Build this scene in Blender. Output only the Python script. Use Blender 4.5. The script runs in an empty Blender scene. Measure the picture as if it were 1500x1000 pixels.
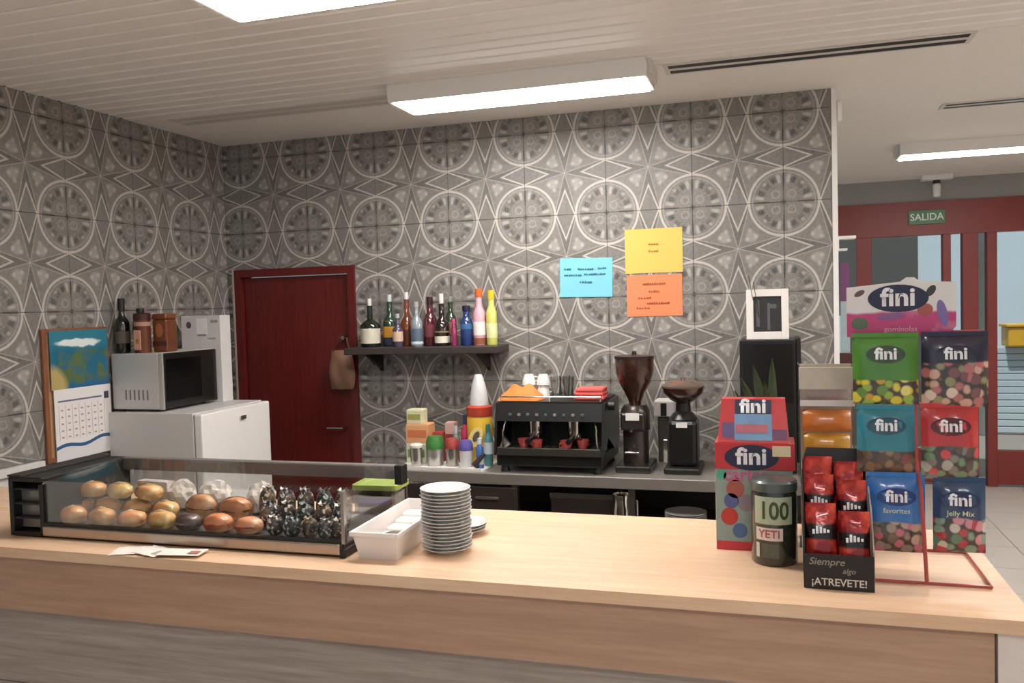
import bpy, bmesh, math, random
from mathutils import Vector, Matrix, Euler
random.seed(7)
PI = math.pi
S = bpy.context.scene
COL = S.collection

# ------------------------------------------------------------------ camera
F_PX = 1247.394
YAW, PITCH, ROLL = -0.29933, -0.04296, -0.02837
CAM = Vector((3.2122, -4.5176, 1.7309))
_f = Vector((math.sin(YAW)*math.cos(PITCH), math.cos(YAW)*math.cos(PITCH), math.sin(PITCH)))
_r0 = Vector((math.cos(YAW), -math.sin(YAW), 0)); _u0 = _r0.cross(_f)
_r = _r0*math.cos(ROLL) + _u0*math.sin(ROLL)
_u = -_r0*math.sin(ROLL) + _u0*math.cos(ROLL)
cam = bpy.data.cameras.new('camera'); camo = bpy.data.objects.new('camera', cam); COL.objects.link(camo)
cam.sensor_width = 36; cam.lens = F_PX/1500*36; cam.clip_start = .05; cam.clip_end = 200
camo.matrix_world = Matrix(((_r.x, _u.x, -_f.x, CAM.x), (_r.y, _u.y, -_f.y, CAM.y), (_r.z, _u.z, -_f.z, CAM.z), (0, 0, 0, 1)))
S.camera = camo
# ------------------------------------------------------------------ world, exposure
wd = bpy.data.worlds.new('world'); S.world = wd; wd.use_nodes = True
wd.node_tree.nodes['Background'].inputs[0].default_value = (.86, .93, 1.0, 1)
wd.node_tree.nodes['Background'].inputs[1].default_value = .5
sun = bpy.data.lights.new('sun', 'SUN'); suno = bpy.data.objects.new('sun', sun); COL.objects.link(suno)
sun.energy = 3.2; sun.angle = .02; sun.color = (1, .96, .9); suno.location = (5, 2, 12)
suno.rotation_euler = Vector((.25, 1.0, -2.1)).to_track_quat('-Z', 'Y').to_euler()      # daylight on the street beyond the entrance
S.view_settings.view_transform = 'Standard'; S.view_settings.look = 'None'
S.view_settings.gamma = 1; S.view_settings.exposure = 0.2; S.view_settings.use_curve_mapping = False
LAMP_STRENGTH = 31.0
CEIL = 2.75

def at(px, py, ax, v):
    """point where the photograph's pixel ray meets the plane axis = v"""
    d = _f + _r*((px-750)/F_PX) - _u*((py-500)/F_PX)
    return CAM + d*((v-CAM[ax])/d[ax])

# ------------------------------------------------------------------ materials
def lin(c):
    if isinstance(c, str):
        c = c.lstrip('#'); c = [int(c[i:i+2], 16)/255 for i in (0, 2, 4)]
        c = [x/12.92 if x <= .04045 else ((x+.055)/1.055)**2.4 for x in c]
    return (c[0], c[1], c[2], 1)

class X:
    """small expression wrapper over shader math nodes"""
    nt = None
    def __init__(s, k): s.k = k
    @staticmethod
    def op(o, *a):
        n = X.nt.nodes.new('ShaderNodeMath'); n.operation = o
        for i, v in enumerate(a):
            if isinstance(v, X): X.nt.links.new(v.k, n.inputs[i])
            else: n.inputs[i].default_value = v
        return X(n.outputs[0])
    def __add__(s, o): return X.op('ADD', s, o)
    __radd__ = __add__
    def __sub__(s, o): return X.op('SUBTRACT', s, o)
    def __rsub__(s, o): return X.op('SUBTRACT', o, s)
    def __mul__(s, o): return X.op('MULTIPLY', s, o)
    __rmul__ = __mul__
    def __truediv__(s, o): return X.op('DIVIDE', s, o)
    def abs(s): return X.op('ABSOLUTE', s)
    def lt(s, o): return X.op('LESS_THAN', s, o)
    def gt(s, o): return X.op('GREATER_THAN', s, o)
    def min(s, o): return X.op('MINIMUM', s, o)
    def max(s, o): return X.op('MAXIMUM', s, o)
def hyp(a, b): return X.op('SQRT', a*a + b*b)
def clamp01(a): return a.max(0.0).min(1.0)
def soft(d, w, e=.006):            # 1 where d<w, soft edge
    return clamp01((w - d)/e + .5)

def newmat(name):
    m = bpy.data.materials.new(name); m.use_nodes = True
    nt = m.node_tree; return m, nt, nt.nodes['Principled BSDF']
def mixc(nt, fac, a, b):
    n = nt.nodes.new('ShaderNodeMix'); n.data_type = 'RGBA'
    for sock, v in ((n.inputs[0], fac), (n.inputs[6], a), (n.inputs[7], b)):
        if isinstance(v, X): nt.links.new(v.k, sock)
        elif hasattr(v, 'is_output'): nt.links.new(v, sock)
        else: sock.default_value = v if not isinstance(v, (list, tuple)) else tuple(v)
    return n.outputs[2]
def objco(nt):
    t = nt.nodes.new('ShaderNodeTexCoord'); s = nt.nodes.new('ShaderNodeSeparateXYZ')
    nt.links.new(t.outputs['Object'], s.inputs[0]); return t.outputs['Object'], [X(s.outputs[i]) for i in range(3)]
def noise(nt, co, scale, detail=3, stretch=None):
    n = nt.nodes.new('ShaderNodeTexNoise'); n.inputs['Scale'].default_value = scale; n.inputs['Detail'].default_value = detail
    if stretch:
        mp = nt.nodes.new('ShaderNodeMapping'); mp.inputs['Scale'].default_value = stretch
        nt.links.new(co, mp.inputs[0]); co = mp.outputs[0]
    nt.links.new(co, n.inputs['Vector']); return X(n.outputs[0])
_cache = {}
def M(c, rough=.5, metal=0, var=.12, scale=30, spec=.5, coat=0, bump=0):
    key = (str(c), rough, metal, var, scale, spec, coat, bump)
    if key in _cache: return _cache[key]
    m, nt, b = newmat('paint_%d' % len(_cache)); X.nt = nt
    base = lin(c); co, _ = objco(nt)
    f = noise(nt, co, scale)
    k = mixc(nt, f, tuple(x*(1-var) for x in base[:3])+(1,), tuple(min(1, x*(1+var)) for x in base[:3])+(1,))
    nt.links.new(k, b.inputs['Base Color']); b.inputs['Roughness'].default_value = rough
    b.inputs['Metallic'].default_value = metal; b.inputs['Specular IOR Level'].default_value = spec
    if coat: b.inputs['Coat Weight'].default_value = coat; b.inputs['Coat Roughness'].default_value = .12
    if bump:
        bp = nt.nodes.new('ShaderNodeBump'); bp.inputs['Strength'].default_value = bump; bp.inputs['Distance'].default_value = .002
        nt.links.new(f.k, bp.inputs['Height']); nt.links.new(bp.outputs[0], b.inputs['Normal'])
    _cache[key] = m; return m
def wood(name, c1, c2, stretch, scale=9, rough=.45):
    m, nt, b = newmat(name); X.nt = nt; co, _ = objco(nt)
    f = noise(nt, co, scale, 5, stretch); g = noise(nt, co, scale*4, 4, stretch)
    k = mixc(nt, clamp01((f*.7 + g*.3 - .36)*3.2), lin(c1), lin(c2))
    nt.links.new(k, b.inputs['Base Color']); b.inputs['Roughness'].default_value = rough; return m
def steel(name, c='#b9b4ae', rough=.32, stretch=(1, 60, 60)):
    m, nt, b = newmat(name); X.nt = nt; co, _ = objco(nt)
    f = noise(nt, co, 6, 3, stretch)
    nt.links.new(mixc(nt, f, tuple(x*.8 for x in lin(c)[:3])+(1,), lin(c)), b.inputs['Base Color'])
    b.inputs['Metallic'].default_value = 1; nt.links.new((f*.2 + (rough-.1)).k, b.inputs['Roughness']); return m
def glass(name, tint=(.95, .98, .97, 1), refl=.5):
    m = bpy.data.materials.new(name); m.use_nodes = True; nt = m.node_tree; nt.nodes.clear()
    o = nt.nodes.new('ShaderNodeOutputMaterial'); t = nt.nodes.new('ShaderNodeBsdfTransparent'); t.inputs[0].default_value = tint
    g = nt.nodes.new('ShaderNodeBsdfGlossy'); g.inputs['Roughness'].default_value = .03
    fr = nt.nodes.new('ShaderNodeFresnel'); fr.inputs[0].default_value = 1.45; X.nt = nt
    mx = nt.nodes.new('ShaderNodeMixShader'); nt.links.new((X(fr.outputs[0])*refl).k, mx.inputs[0])
    nt.links.new(t.outputs[0], mx.inputs[1]); nt.links.new(g.outputs[0], mx.inputs[2]); nt.links.new(mx.outputs[0], o.inputs[0]); return m
def emit(name, c, s):
    m = bpy.data.materials.new(name); m.use_nodes = True; nt = m.node_tree; nt.nodes.clear()
    o = nt.nodes.new('ShaderNodeOutputMaterial'); e = nt.nodes.new('ShaderNodeEmission')
    e.inputs[0].default_value = c; e.inputs[1].default_value = s; nt.links.new(e.outputs[0], o.inputs[0]); return m

TILE = .45
def tile_material():
    m, nt, b = newmat('patterned_tile'); X.nt = nt
    co, (x, y, z) = objco(nt)
    # tile centre is the star; medallions meet at its corners
    u = .5 - (x/TILE).abs(); v = .5 - (z/TILE).abs()     # distance from medallion centre, 0 .. .5
    u = u.abs(); v = v.abs()
    r = hyp(u, v)
    inmed = soft(r, .372)
    cu = .5 - u; cv = .5 - v                                # distance from the star centre
    # rhombi between medallions
    rh1 = u/.30 + cv/.118; rh2 = v/.30 + cu/.118
    big1 = u/.5 + cv/.135; big2 = v/.5 + cu/.135
    n1 = noise(nt, co, 55, 4); n2 = noise(nt, co, 9, 3); n3 = noise(nt, co, 150, 1)
    val = X.op('ADD', n1*.12 + n2*.06, .10)
    val = val - .06*clamp01(soft(big1, 1.0, .05) + soft(big2, 1.0, .05))*(1-inmed)
    val = val + .045*clamp01(soft(rh1, .93, .05) + soft(rh2, .93, .05))
    # flower triangles beside the star
    fl = soft(hyp(cu-.15, cv-.13), .06, .03)*(1-inmed)
    fl2 = soft(hyp(cu-.10, cv-.10), .022, .02) + soft(hyp(cu-.20, cv-.13), .022, .02) + soft(hyp(cu-.13, cv-.20), .022, .02)
    val = val + .10*fl + .13*fl2*(1-inmed)
    # star lines
    line = soft((big1-1).abs(), .035, .05)*.5 + soft((big2-1).abs(), .035, .05)*.5
    line = line*(1-inmed)
    line = line + soft((rh1-.97).abs(), .075, .06) + soft((rh2-.97).abs(), .075, .06)
    line = line + soft((r-.372).abs(), .0125, .009) + .40*soft((r-.335).abs(), .005, .008)
    # petals inside: four groups of dark-light-light-dark, mirrored over the diagonals
    a = u.max(v); c = u.min(v)
    th = X.op('ARCTAN2', c, a)*57.2958                      # 0 .. 45 degrees off the nearest axis
    dark = soft((th-24).abs()*(.16+r*.35)/.26, 5.6, 4)*soft((r-.262).abs(), .036, .03)
    light = soft((th-11.5).abs()*(.20+r*.2)/.26, 3.8, 3)*soft((r-.262).abs(), .046, .03)
    dark = dark + .9*soft(th, 2.6, 1.5)*soft((r-.235).abs(), .085, .02)
    dark = dark + .6*soft((th-42).abs(), 5.0, 2)*soft((r-.245).abs(), .022, .015)
    light = light + .7*soft((th-45).abs(), 3.5, 2)*soft((r-.285).abs(), .018, .012)
    scroll = soft((hyp(u-.085, v-.085)-.042).abs(), .009, .012) + soft((r-.325).abs(), .004, .01)*.5
    line = line + .6*light*inmed + .28*scroll*inmed
    val = val - .105*dark*inmed + .20*(n3-.5)*inmed - .10*soft(r, .028, .02)
    f = clamp01(line*(.72 + .5*n1))
    col = mixc(nt, clamp01(val*2.6), (.016, .0145, .013, 1), (.44, .41, .375, 1))
    col = mixc(nt, f*.85, col, (.60, .55, .50, 1))
    nt.links.new(col, b.inputs['Base Color'])
    b.inputs['Roughness'].default_value = .42; b.inputs['Specular IOR Level'].default_value = .35
    return m
MT_TILE = tile_material()
WHITE = M('#e9e6e1', .45, var=.03); OFFW = M('#d8d4cf', .5, var=.05)
BLACK = M('#141211', .4, var=.2); DARK = M('#241f1d', .5, var=.2); SATIN = M('#1a1716', .28, var=.15, coat=.4)
REDWOOD = wood('red_lacquer', '#5a1614', '#6e211c', (14, 14, 1.2), 4, .4)
REDPAINT = M('#84302a', .4, var=.08, scale=6)
STEEL = M('#a19a93', .36, .6, .12, 12); CHROME = M('#d9d6d2', .12, 1, .03)
GLASS = glass('clear_glass', (.985, .99, .985, 1), .28); PANE = glass('window_glass', (.88, .93, .95, 1), .6)
CLEAR = glass('clear_plastic', (.93, .95, .95, 1), .8)
PORC = M('#d6d5d2', .22, var=.03, coat=.3)

# ------------------------------------------------------------------ mesh building
class B:
    def __init__(s): s.bm = bmesh.new()
    def _add(s, vs, fs):
        v = [s.bm.verts.new(p) for p in vs]
        for f in fs:
            try: s.bm.faces.new([v[i] for i in f])
            except ValueError: pass
        return s
    def box(s, x0, x1, y0, y1, z0, z1, bev=0, seg=2):
        t = bmesh.new()
        v = [t.verts.new((x, y, z)) for x in (x0, x1) for y in (y0, y1) for z in (z0, z1)]
        for f in ((0, 1, 3, 2), (4, 6, 7, 5), (0, 4, 5, 1), (2, 3, 7, 6), (0, 2, 6, 4), (1, 5, 7, 3)): t.faces.new([v[i] for i in f])
        if bev: bmesh.ops.bevel(t, geom=t.edges[:], offset=bev, segments=seg, profile=.5, affect='EDGES')
        return s.merge(t)
    def merge(s, t, mat=None):
        if mat is not None: bmesh.ops.transform(t, matrix=mat, verts=t.verts[:])
        me = bpy.data.meshes.new('tmp'); t.to_mesh(me); t.free(); s.bm.from_mesh(me); bpy.data.meshes.remove(me); return s
    def lathe(s, prof, seg=24, c=(0, 0), cap=True, sx=1, sy=1):
        n = len(prof); vs = []; fs = []
        for i in range(seg):
            a = 2*PI*i/seg
            for r, z in prof: vs.append((c[0]+r*sx*math.cos(a), c[1]+r*sy*math.sin(a), z))
        for i in range(seg):
            j = (i+1) % seg
            for k in range(n-1): fs.append((i*n+k, j*n+k, j*n+k+1, i*n+k+1))
        if cap:
            if prof[0][0] > 1e-5: fs.append([i*n for i in range(seg)][::-1])
            if prof[-1][0] > 1e-5: fs.append([i*n+n-1 for i in range(seg)])
        s._add(vs, fs); bmesh.ops.remove_doubles(s.bm, verts=s.bm.verts[:], dist=1e-5); return s
    def tube(s, pts, r, seg=8, taper=None):
        pts = [Vector(p) for p in pts]; vs = []; fs = []; n = len(pts)
        for i, p in enumerate(pts):
            d = (pts[min(i+1, n-1)]-pts[max(i-1, 0)]).normalized()
            a = d.cross(Vector((0, 0, 1)) if abs(d.z) < .9 else Vector((1, 0, 0))).normalized(); b_ = d.cross(a)
            rr = r if taper is None else taper[i]
            for k in range(seg):
                t = 2*PI*k/seg; vs.append(p + a*math.cos(t)*rr + b_*math.sin(t)*rr)
        for i in range(n-1):
            for k in range(seg): fs.append((i*seg+k, i*seg+(k+1) % seg, (i+1)*seg+(k+1) % seg, (i+1)*seg+k))
        fs.append(list(range(seg))[::-1]); fs.append([(n-1)*seg+k for k in range(seg)])
        return s._add(vs, fs)
    def prism(s, poly, axis, lo, hi):
        """polygon in the two other axes (in xyz order), extruded along axis"""
        def mk(p, t):
            q = list(p); q.insert(axis, t); return tuple(q)
        n = len(poly); vs = [mk(p, lo) for p in poly]+[mk(p, hi) for p in poly]
        fs = [list(range(n))[::-1], list(range(n, 2*n))]+[(i, (i+1) % n, n+(i+1) % n, n+i) for i in range(n)]
        s._add(vs, fs); bmesh.ops.recalc_face_normals(s.bm, faces=s.bm.faces[:]); return s
    def oval(s, cx, cz, rx, rz, y, t=.001, seg=28, rot=0):
        p = []
        for i in range(seg):
            a = 2*PI*i/seg; dx, dz = rx*math.cos(a), rz*math.sin(a)
            p.append((cx+dx*math.cos(rot)-dz*math.sin(rot), cz+dx*math.sin(rot)+dz*math.cos(rot)))
        return s.prism(p, 1, y-t, y)
    def ball(s, c, rx, ry, rz, sub=2, rot=None, wob=0):
        t = bmesh.new(); bmesh.ops.create_icosphere(t, subdivisions=sub, radius=1)
        if wob:
            for v in t.verts: v.co *= 1+random.uniform(-wob, wob)
        m = Matrix.Translation(c) @ (rot.to_matrix().to_4x4() if rot else Matrix()) @ Matrix.Diagonal((rx, ry, rz, 1))
        return s.merge(t, m)
    def text(s, txt, size, cx, cz, y, bold=.0, t=.001, shear=0, sx=1, fn=None):
        """flat lettering facing -y, centred on (cx, cz)"""
        cu = bpy.data.curves.new('t', 'FONT'); cu.body = txt; cu.size = size; cu.align_x = 'CENTER'; cu.align_y = 'CENTER'
        cu.offset = bold*size; cu.shear = shear; cu.resolution_u = 3
        o = bpy.data.objects.new('t', cu); me = bpy.data.meshes.new_from_object(o)
        bpy.data.objects.remove(o); bpy.data.curves.remove(cu)
        for v in me.vertices:
            px, pz = cx+v.co.x*sx, cz+v.co.y
            v.co = (px, (fn(px, pz) if fn else y)-t, pz)
        s.bm.from_mesh(me); bpy.data.meshes.remove(me); return s
    def rotz(s, a, c=(0, 0, 0)):
        bmesh.ops.rotate(s.bm, cent=c, matrix=Matrix.Rotation(a, 3, 'Z'), verts=s.bm.verts[:]); return s
    def xf(s, m): bmesh.ops.transform(s.bm, matrix=m, verts=s.bm.verts[:]); return s
    def make(s, name, mat, parent=None, loc=None, rot=None, smooth=False):
        bmesh.ops.recalc_face_normals(s.bm, faces=s.bm.faces[:])
        me = bpy.data.meshes.new(name); s.bm.to_mesh(me); s.bm.free()
        if smooth:
            me.shade_smooth()
            try: me.set_sharp_from_angle(angle=math.radians(40))
            except Exception: pass
        me.materials.append(mat)
        o = bpy.data.objects.new(name, me); COL.objects.link(o)
        if parent is not None: o.parent = parent
        if loc is not None: o.location = loc
        if rot is not None: o.rotation_euler = rot
        return o
def tag(o, label=None, cat=None, group=None, kind=None):
    if label: o['label'] = label
    if cat: o['category'] = cat
    if group: o['group'] = group
    if kind: o['kind'] = kind
    return o
def thing(name, label, cat, loc=(0, 0, 0), rz=0, group=None, rx=0):
    o = bpy.data.objects.new(name, None); COL.objects.link(o); o.location = loc; o.rotation_euler = (rx, 0, rz)
    o.empty_display_size = .05; return tag(o, label, cat, group)
def struct(name, b, mat, label, cat):
    return tag(b.make(name, mat), label, cat, kind='structure')
def bx(*a, **k): return B().box(*a, **k)
def inst(src, name, parent, loc, rot=None):
    o = bpy.data.objects.new(name, src.data); COL.objects.link(o); o.parent = parent; o.location = loc
    if rot: o.rotation_euler = rot
    return o

# ================================================================== ROOM
XR, YF, YN = 8.0, 3.9, -7.0              # right wall, far wall, open near end
# floor with square tiles
floor = struct('floor', bx(-.15, XR, YN, YF+5, -.06, -.006), M('#8f857b', .7), 'pale beige square floor tiles beyond the bar end', 'floor')
FT = M('#d3c9be', .38, var=.07, scale=5)
ftile = None
for i in range(6):
    for j in range(13):
        x0, y0 = 3.75+i*.5, -2.6+j*.5
        if ftile is None: ftile = bx(-.2475, .2475, -.2475, .2475, -.006, 0).make('floor_tile', FT, floor, (x0+.25, y0+.25, 0))
        else: inst(ftile, 'floor_tile', floor, (x0+.25, y0+.25, 0))
ft2 = B()
for i in range(17):
    for j in range(22):
        x0, y0 = -.15+i*.5 - .1, YN+j*.5 - .1
        if 3.7 < x0+.25 < 6.8 and -2.7 < y0+.25 < 3.9: continue
        if x0+.49 > XR or y0+.49 > YF or x0 < -.1: continue
        if 3.25 < x0 < 6.75 and -3.05 < y0 < 3.85: continue
        ft2.box(x0+.0025, x0+.4975, y0+.0025, y0+.4975, -.006, -.0005)
tag(ft2.make('floor_tile', FT, floor), kind='stuff')
bx(-.1, 3.5, -2.58, .0, -.0004, .0015).make('dark_bounce_sheet', M('#4b4541', .8), floor)  # unseen dark sheet added behind the bar to cut light bounced off the floor

# back wall with large patterned tiles
DX0, DX1, DZ = .054, .868, 1.99          # service door opening
GROUT = M('#8a837b', .8)
wb = B().box(-.15, DX0, .008, .15, 0, CEIL).box(DX1, 3.50, .008, .15, 0, CEIL).box(DX0, DX1, .008, .15, DZ, CEIL)
wall_back = struct('wall_back', wb, GROUT, 'back wall clad in grey medallion patterned tiles behind the bar', 'wall')
wall_left = struct('wall_left', bx(-.15, -.008, YN, .15, 0, CEIL), GROUT, 'left wall with the same grey medallion tiles, in shade', 'wall')
MX0, MZ0 = .1163, 2.6589                 # a medallion centre on the back wall
def rects(x0, x1, z0, z1, hole):
    """rectangle minus the door hole"""
    hx0, hx1, hz0, hz1 = hole
    a, b_, c, d = max(x0, hx0), min(x1, hx1), max(z0, hz0), min(z1, hz1)
    if a >= b_ or c >= d: return [(x0, x1, z0, z1)]
    out = []
    if d < z1: out.append((x0, x1, d, z1))
    if c > z0: out.append((x0, x1, z0, c))
    if a > x0: out.append((x0, a, c, d))
    if b_ < x1: out.append((b_, x1, c, d))
    return out
full = {}
def tile(parent, cx, cz, cell, hole, rot, place):
    x0, x1, z0, z1 = cell; g = .0011
    rs = rects(x0+g, x1-g, z0+g, z1-g, hole)
    if not rs: return
    key = tuple(tuple(round(q, 4) for q in (r[0]-cx, r[1]-cx, r[2]-cz, r[3]-cz)) for r in rs)
    if key in full: return inst(full[key], 'tile', parent, place(cx, cz), rot)
    b = B()
    for r in rs: b.box(r[0]-cx, r[1]-cx, 0, .009, r[2]-cz, r[3]-cz)
    o = b.make('tile', MT_TILE, parent, place(cx, cz), rot); full[key] = o; return o
for i in range(-1, 8):
    for j in range(-1, 6):
        cx, cz = MX0+(i+.5)*TILE, MZ0-(j+.5)*TILE
        x0, x1 = max(0, cx-TILE/2), min(3.495, cx+TILE/2); z0, z1 = max(0, cz-TILE/2), min(CEIL, cz+TILE/2)
        if x1-x0 < .01 or z1-z0 < .01: continue
        tile(wall_back, cx, cz, (x0, x1, z0, z1), (DX0, DX1, -1, DZ), None, lambda a, c: (a, 0, c))
# left wall: local x of the tile runs along -y .. +y, local -y faces +x
MY0 = -.3374
for i in range(-1, 10):
    for j in range(-1, 6):
        cy, cz = MY0-(i+.5)*TILE, MZ0-(j+.5)*TILE
        y0, y1 = max(-4.3, cy-TILE/2), min(-.0005, cy+TILE/2); z0, z1 = max(0, cz-TILE/2), min(CEIL, cz+TILE/2)
        zlow = 1.085 if cy < -1.46 else 0
        z0 = max(z0, zlow)
        if y1-y0 < .01 or z1-z0 < .01: continue
        tile(wall_left, cy, cz, (y0, y1, z0, z1), (9, 10, 9, 10), (0, 0, PI/2), lambda a, c: (0, a, c))
struct('trim_1', bx(3.495, 3.52, -.004, .154, 0, CEIL), WHITE, 'white corner trim on the right end of the tiled wall', 'trim')
struct('trim_2', B().box(-.008, .03, -4.3, -1.4625, 1.045, 1.083, .004).box(-.008, .004, -4.3, -1.4625, 0, 1.045), OFFW, 'white wainscot and ledge low on the left wall', 'trim')
tag(bx(3.521, 3.545, -.01, .05, 2.585, 2.685, .005).make('wall_sensor', WHITE), 'small white sensor box high on the tiled wall corner', 'sensor')

# ceiling: metal strips near, plain plaster towards the wall and beyond
ceil = struct('ceiling', bx(-.15, XR, -.752, YF, CEIL, CEIL+.1), M('#f0ebe5', .75, var=.03), 'white ceiling with long metal strips and a plain border', 'ceiling')
bx(-.15, XR, YN, -.752, CEIL+.02, CEIL+.1).make('ceiling_backing', M('#6e665f', .9), ceil)
SLAT = M('#f3efea', .42, var=.03, scale=3)
slat = None; yy = -.755
while yy > YN:
    if slat is None: slat = B().prism([(-.091, .018), (-.091, .005), (-.084, 0), (-.007, 0), (0, .005), (0, .018)], 0, -.0, XR).make('ceiling_strip', SLAT, ceil, (0, yy, CEIL))
    else: inst(slat, 'ceiling_strip', ceil, (0, yy, CEIL))
    yy -= .1
# linear air vents
def vent(x0, x1, y0, y1, label, slot=BLACK):
    t = thing('air_vent', label, 'vent', (x0, y0, CEIL), 0, 'linear ceiling air vents'); L, W = x1-x0, y1-y0
    f = B().box(0, L, 0, .014, -.005, -.001).box(0, L, W-.014, W, -.005, -.001).box(0, .02, .014, W-.014, -.005, -.001).box(L-.02, L, .014, W-.014, -.005, -.001)
    f.make('frame', OFFW, t)
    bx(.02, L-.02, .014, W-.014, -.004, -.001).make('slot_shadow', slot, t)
    for k in range(1): bx(.02, L-.02, W*.40, W*.60, -.005, -.0041).make('blade', OFFW, t)
    return t
vent(2.765, 3.99, -.745, -.585, 'long two-slot air vent in ceiling right of the fluorescent light')
vent(.195, 1.47, -.745, -.585, 'faint long air vent in ceiling left of the fluorescent light', M('#c9c2ba', .6))
vent(4.10, 5.35, .62, .76, 'slim air vent in far ceiling above the red entrance')
# fluorescent lights
LAMP = emit('lamp_diffuser', (1, .97, .935, 1), LAMP_STRENGTH)
def lamp(x0, x1, y0, y1, label):
    t = thing('ceiling_light', label, 'ceiling light', ((x0+x1)/2, (y0+y1)/2, CEIL), 0, 'fluorescent ceiling lights')
    L, W = (x1-x0)/2, (y1-y0)/2
    B().prism([(-W-.012, -.001), (-W, -.078), (W, -.078), (W+.012, -.001)], 0, -L-.012, L+.012).make('housing', WHITE, t)
    bx(-L+.008, L-.008, -W+.008, W-.008, -.083, -.0785).make('diffuser', LAMP, t)
    for sx in (-1, 1): bx(sx*(L+.0125), sx*(L+.028), -W*.8, W*.8, -.06, -.001).make('end_cap', OFFW, t)
lamp(1.545, 2.705, -.90, -.635, 'long fluorescent ceiling light between the two air vents above bar')
lamp(1.57, 2.73, -2.355, -2.09, 'bright fluorescent ceiling light cut off by the top edge')
lamp(4.06, 5.22, 1.86, 2.10, 'far fluorescent ceiling light before the red entrance')
for (a, c, l) in ((4.6, -2.355, 'right of the bar front'), (6.3, -2.355, 'far right of the bar front'), (2.9, -5.2, 'behind the photographer'), (4.6, -.9, 'right of the tiled wall end')): lamp(a, a+1.16, c, c+.265, 'fluorescent ceiling light out of view, '+l)

# service door in the back wall
d1 = thing('door_1', 'dark red wooden service door in the tiled back wall', 'door', (DX0, 0, 0)); d1['kind'] = 'structure'
W_ = DX1-DX0
B().box(.0, .045, -.02, .1, 0, DZ-.0).box(W_-.045, W_, -.02, .1, 0, DZ).box(.045, W_-.045, -.02, .1, DZ-.045, DZ).make('door_frame', REDWOOD, d1)
bx(.05, W_-.05, .012, .05, .005, DZ-.05, .002).make('door_leaf', REDWOOD, d1)
B().box(-.012, -.0005, -.024, .0, 0, DZ+.005).make('frame_trim', M('#b4a99e', .5), d1)
hd = B().tube([(W_-.1, .012, 1.03), (W_-.1, -.035, 1.03), (W_-.2, -.04, 1.03)], .009).make('handle', CHROME, d1, smooth=True)
# far wall with the red glazed entrance
wf = B().box(3.66, XR, YF, YF+.12, 2.55, CEIL).box(5.95, XR, YF, YF+.12, 0, 2.55).box(-.2, 3.66, YF, YF+.12, 0, CEIL)
struct('wall_far', wf, M('#9a9a96', .8, var=.06), 'grey wall strip above the red entrance', 'wall')
struct('wall_right', bx(XR, XR+.1, YN, YF, 0, CEIL), M('#b9b3aa', .8), 'plain side wall right of the entrance, out of view', 'wall')
d2 = thing('door_2', 'red framed glazed entrance doors at the far end', 'door', (0, YF, 0)); d2['kind'] = 'structure'
bx(3.66, 5.95, -.02, .1, 2.25, 2.55).make('header', REDPAINT, d2)
for (a, c) in ((3.66, 3.74), (3.94, 4.07), (4.655, 4.72), (4.812, 4.937), (5.005, 5.085), (5.85, 5.95)):
    bx(a, c, -.02, .08, 0, 2.25, .004).make('post', REDPAINT, d2)
for (a, c) in ((4.07, 4.655), (5.085, 5.85)): bx(a, c, -.01, .07, .02, .32, .004).make('bottom_rail', REDPAINT, d2)
for (a, c, b0) in ((3.74, 3.94, .0), (4.07, 4.655, .32), (4.72, 4.812, 0), (4.937, 5.005, 0), (5.085, 5.85, .32)):
    bx(a, c, .028, .036, b0, 2.25).make('pane', PANE, d2)
sg = thing('exit_sign', 'small green SALIDA exit sign on the red door header', 'sign', (4.525, YF-.021, 2.345))
bx(-.15, .15, -.012, 0, 0, .125, .003).make('sign_plate', M('#4f7a55', .4, var=.05), sg)
B().text('SALIDA', .088, 0, .062, -.012, .012, .0015, sx=.95).make('lettering', M('#dfe9dc', .4), sg)
cm = thing('ceiling_camera', 'white camera unit hanging from far ceiling over the exit sign', 'camera', (4.575, 3.68, CEIL))
bx(-.12, .12, -.06, .06, -.045, -.001, .006).make('mounting_plate', WHITE, cm)
B().lathe([(.03, -.075), (.03, -.045)], 14).make('stem', DARK, cm)
B().lathe([(.012, -.19), (.03, -.185), (.034, -.09), (.025, -.075)], 16).make('housing', WHITE, cm, smooth=True)
# outside, seen through the panes
struct('wall_outside', bx(1.5, 12, 9.3, 9.5, 0, 4.5), M('#c6d2d8', .8, var=.1, scale=1), 'pale building across the street beyond the glass', 'wall')
sh = thing('roller_shutter', 'pale slatted shutter outside behind the right glass pane', 'shutter', (5.65, 7.0, 0))
bx(-.03, 1.3, .03, .06, 0, 1.06).make('backing', OFFW, sh)
sl = None
for k in range(13):
    if sl is None: sl = bx(0, 1.26, 0, .03, 0, .07, .006).make('slat', M('#b9c6cc', .4), sh, (0, 0, .02))
    else: inst(sl, 'slat', sh, (0, 0, .02+k*.08))
tag(B().box(5.86, 6.6, 6.85, 7.2, 1.065, 1.30, .02).box(5.84, 6.62, 6.83, 7.22, 1.30, 1.335, .01).make('street_bin', M('#e2a91a', .5)), 'yellow crate on the pale shutter outside the glass', 'crate')
for (xx, c, l) in ((5.62, '#7b7f78', 'grey post outside behind the right glass pane'), (6.35, '#e6efe2', 'bright white column outside at the right picture edge'), (4.60, '#cfc6a4', 'cream column outside behind the left glass pane')):
    tag(B().lathe([(.10, 1.34 if xx == 6.35 else 0), (.10, 2.1), (.13, 2.16), (.13, 2.9)], 16, (xx, 7.0 if xx != 4.60 else 6.9)).make('column', M(c, .6), smooth=True), l, 'column')
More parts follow.
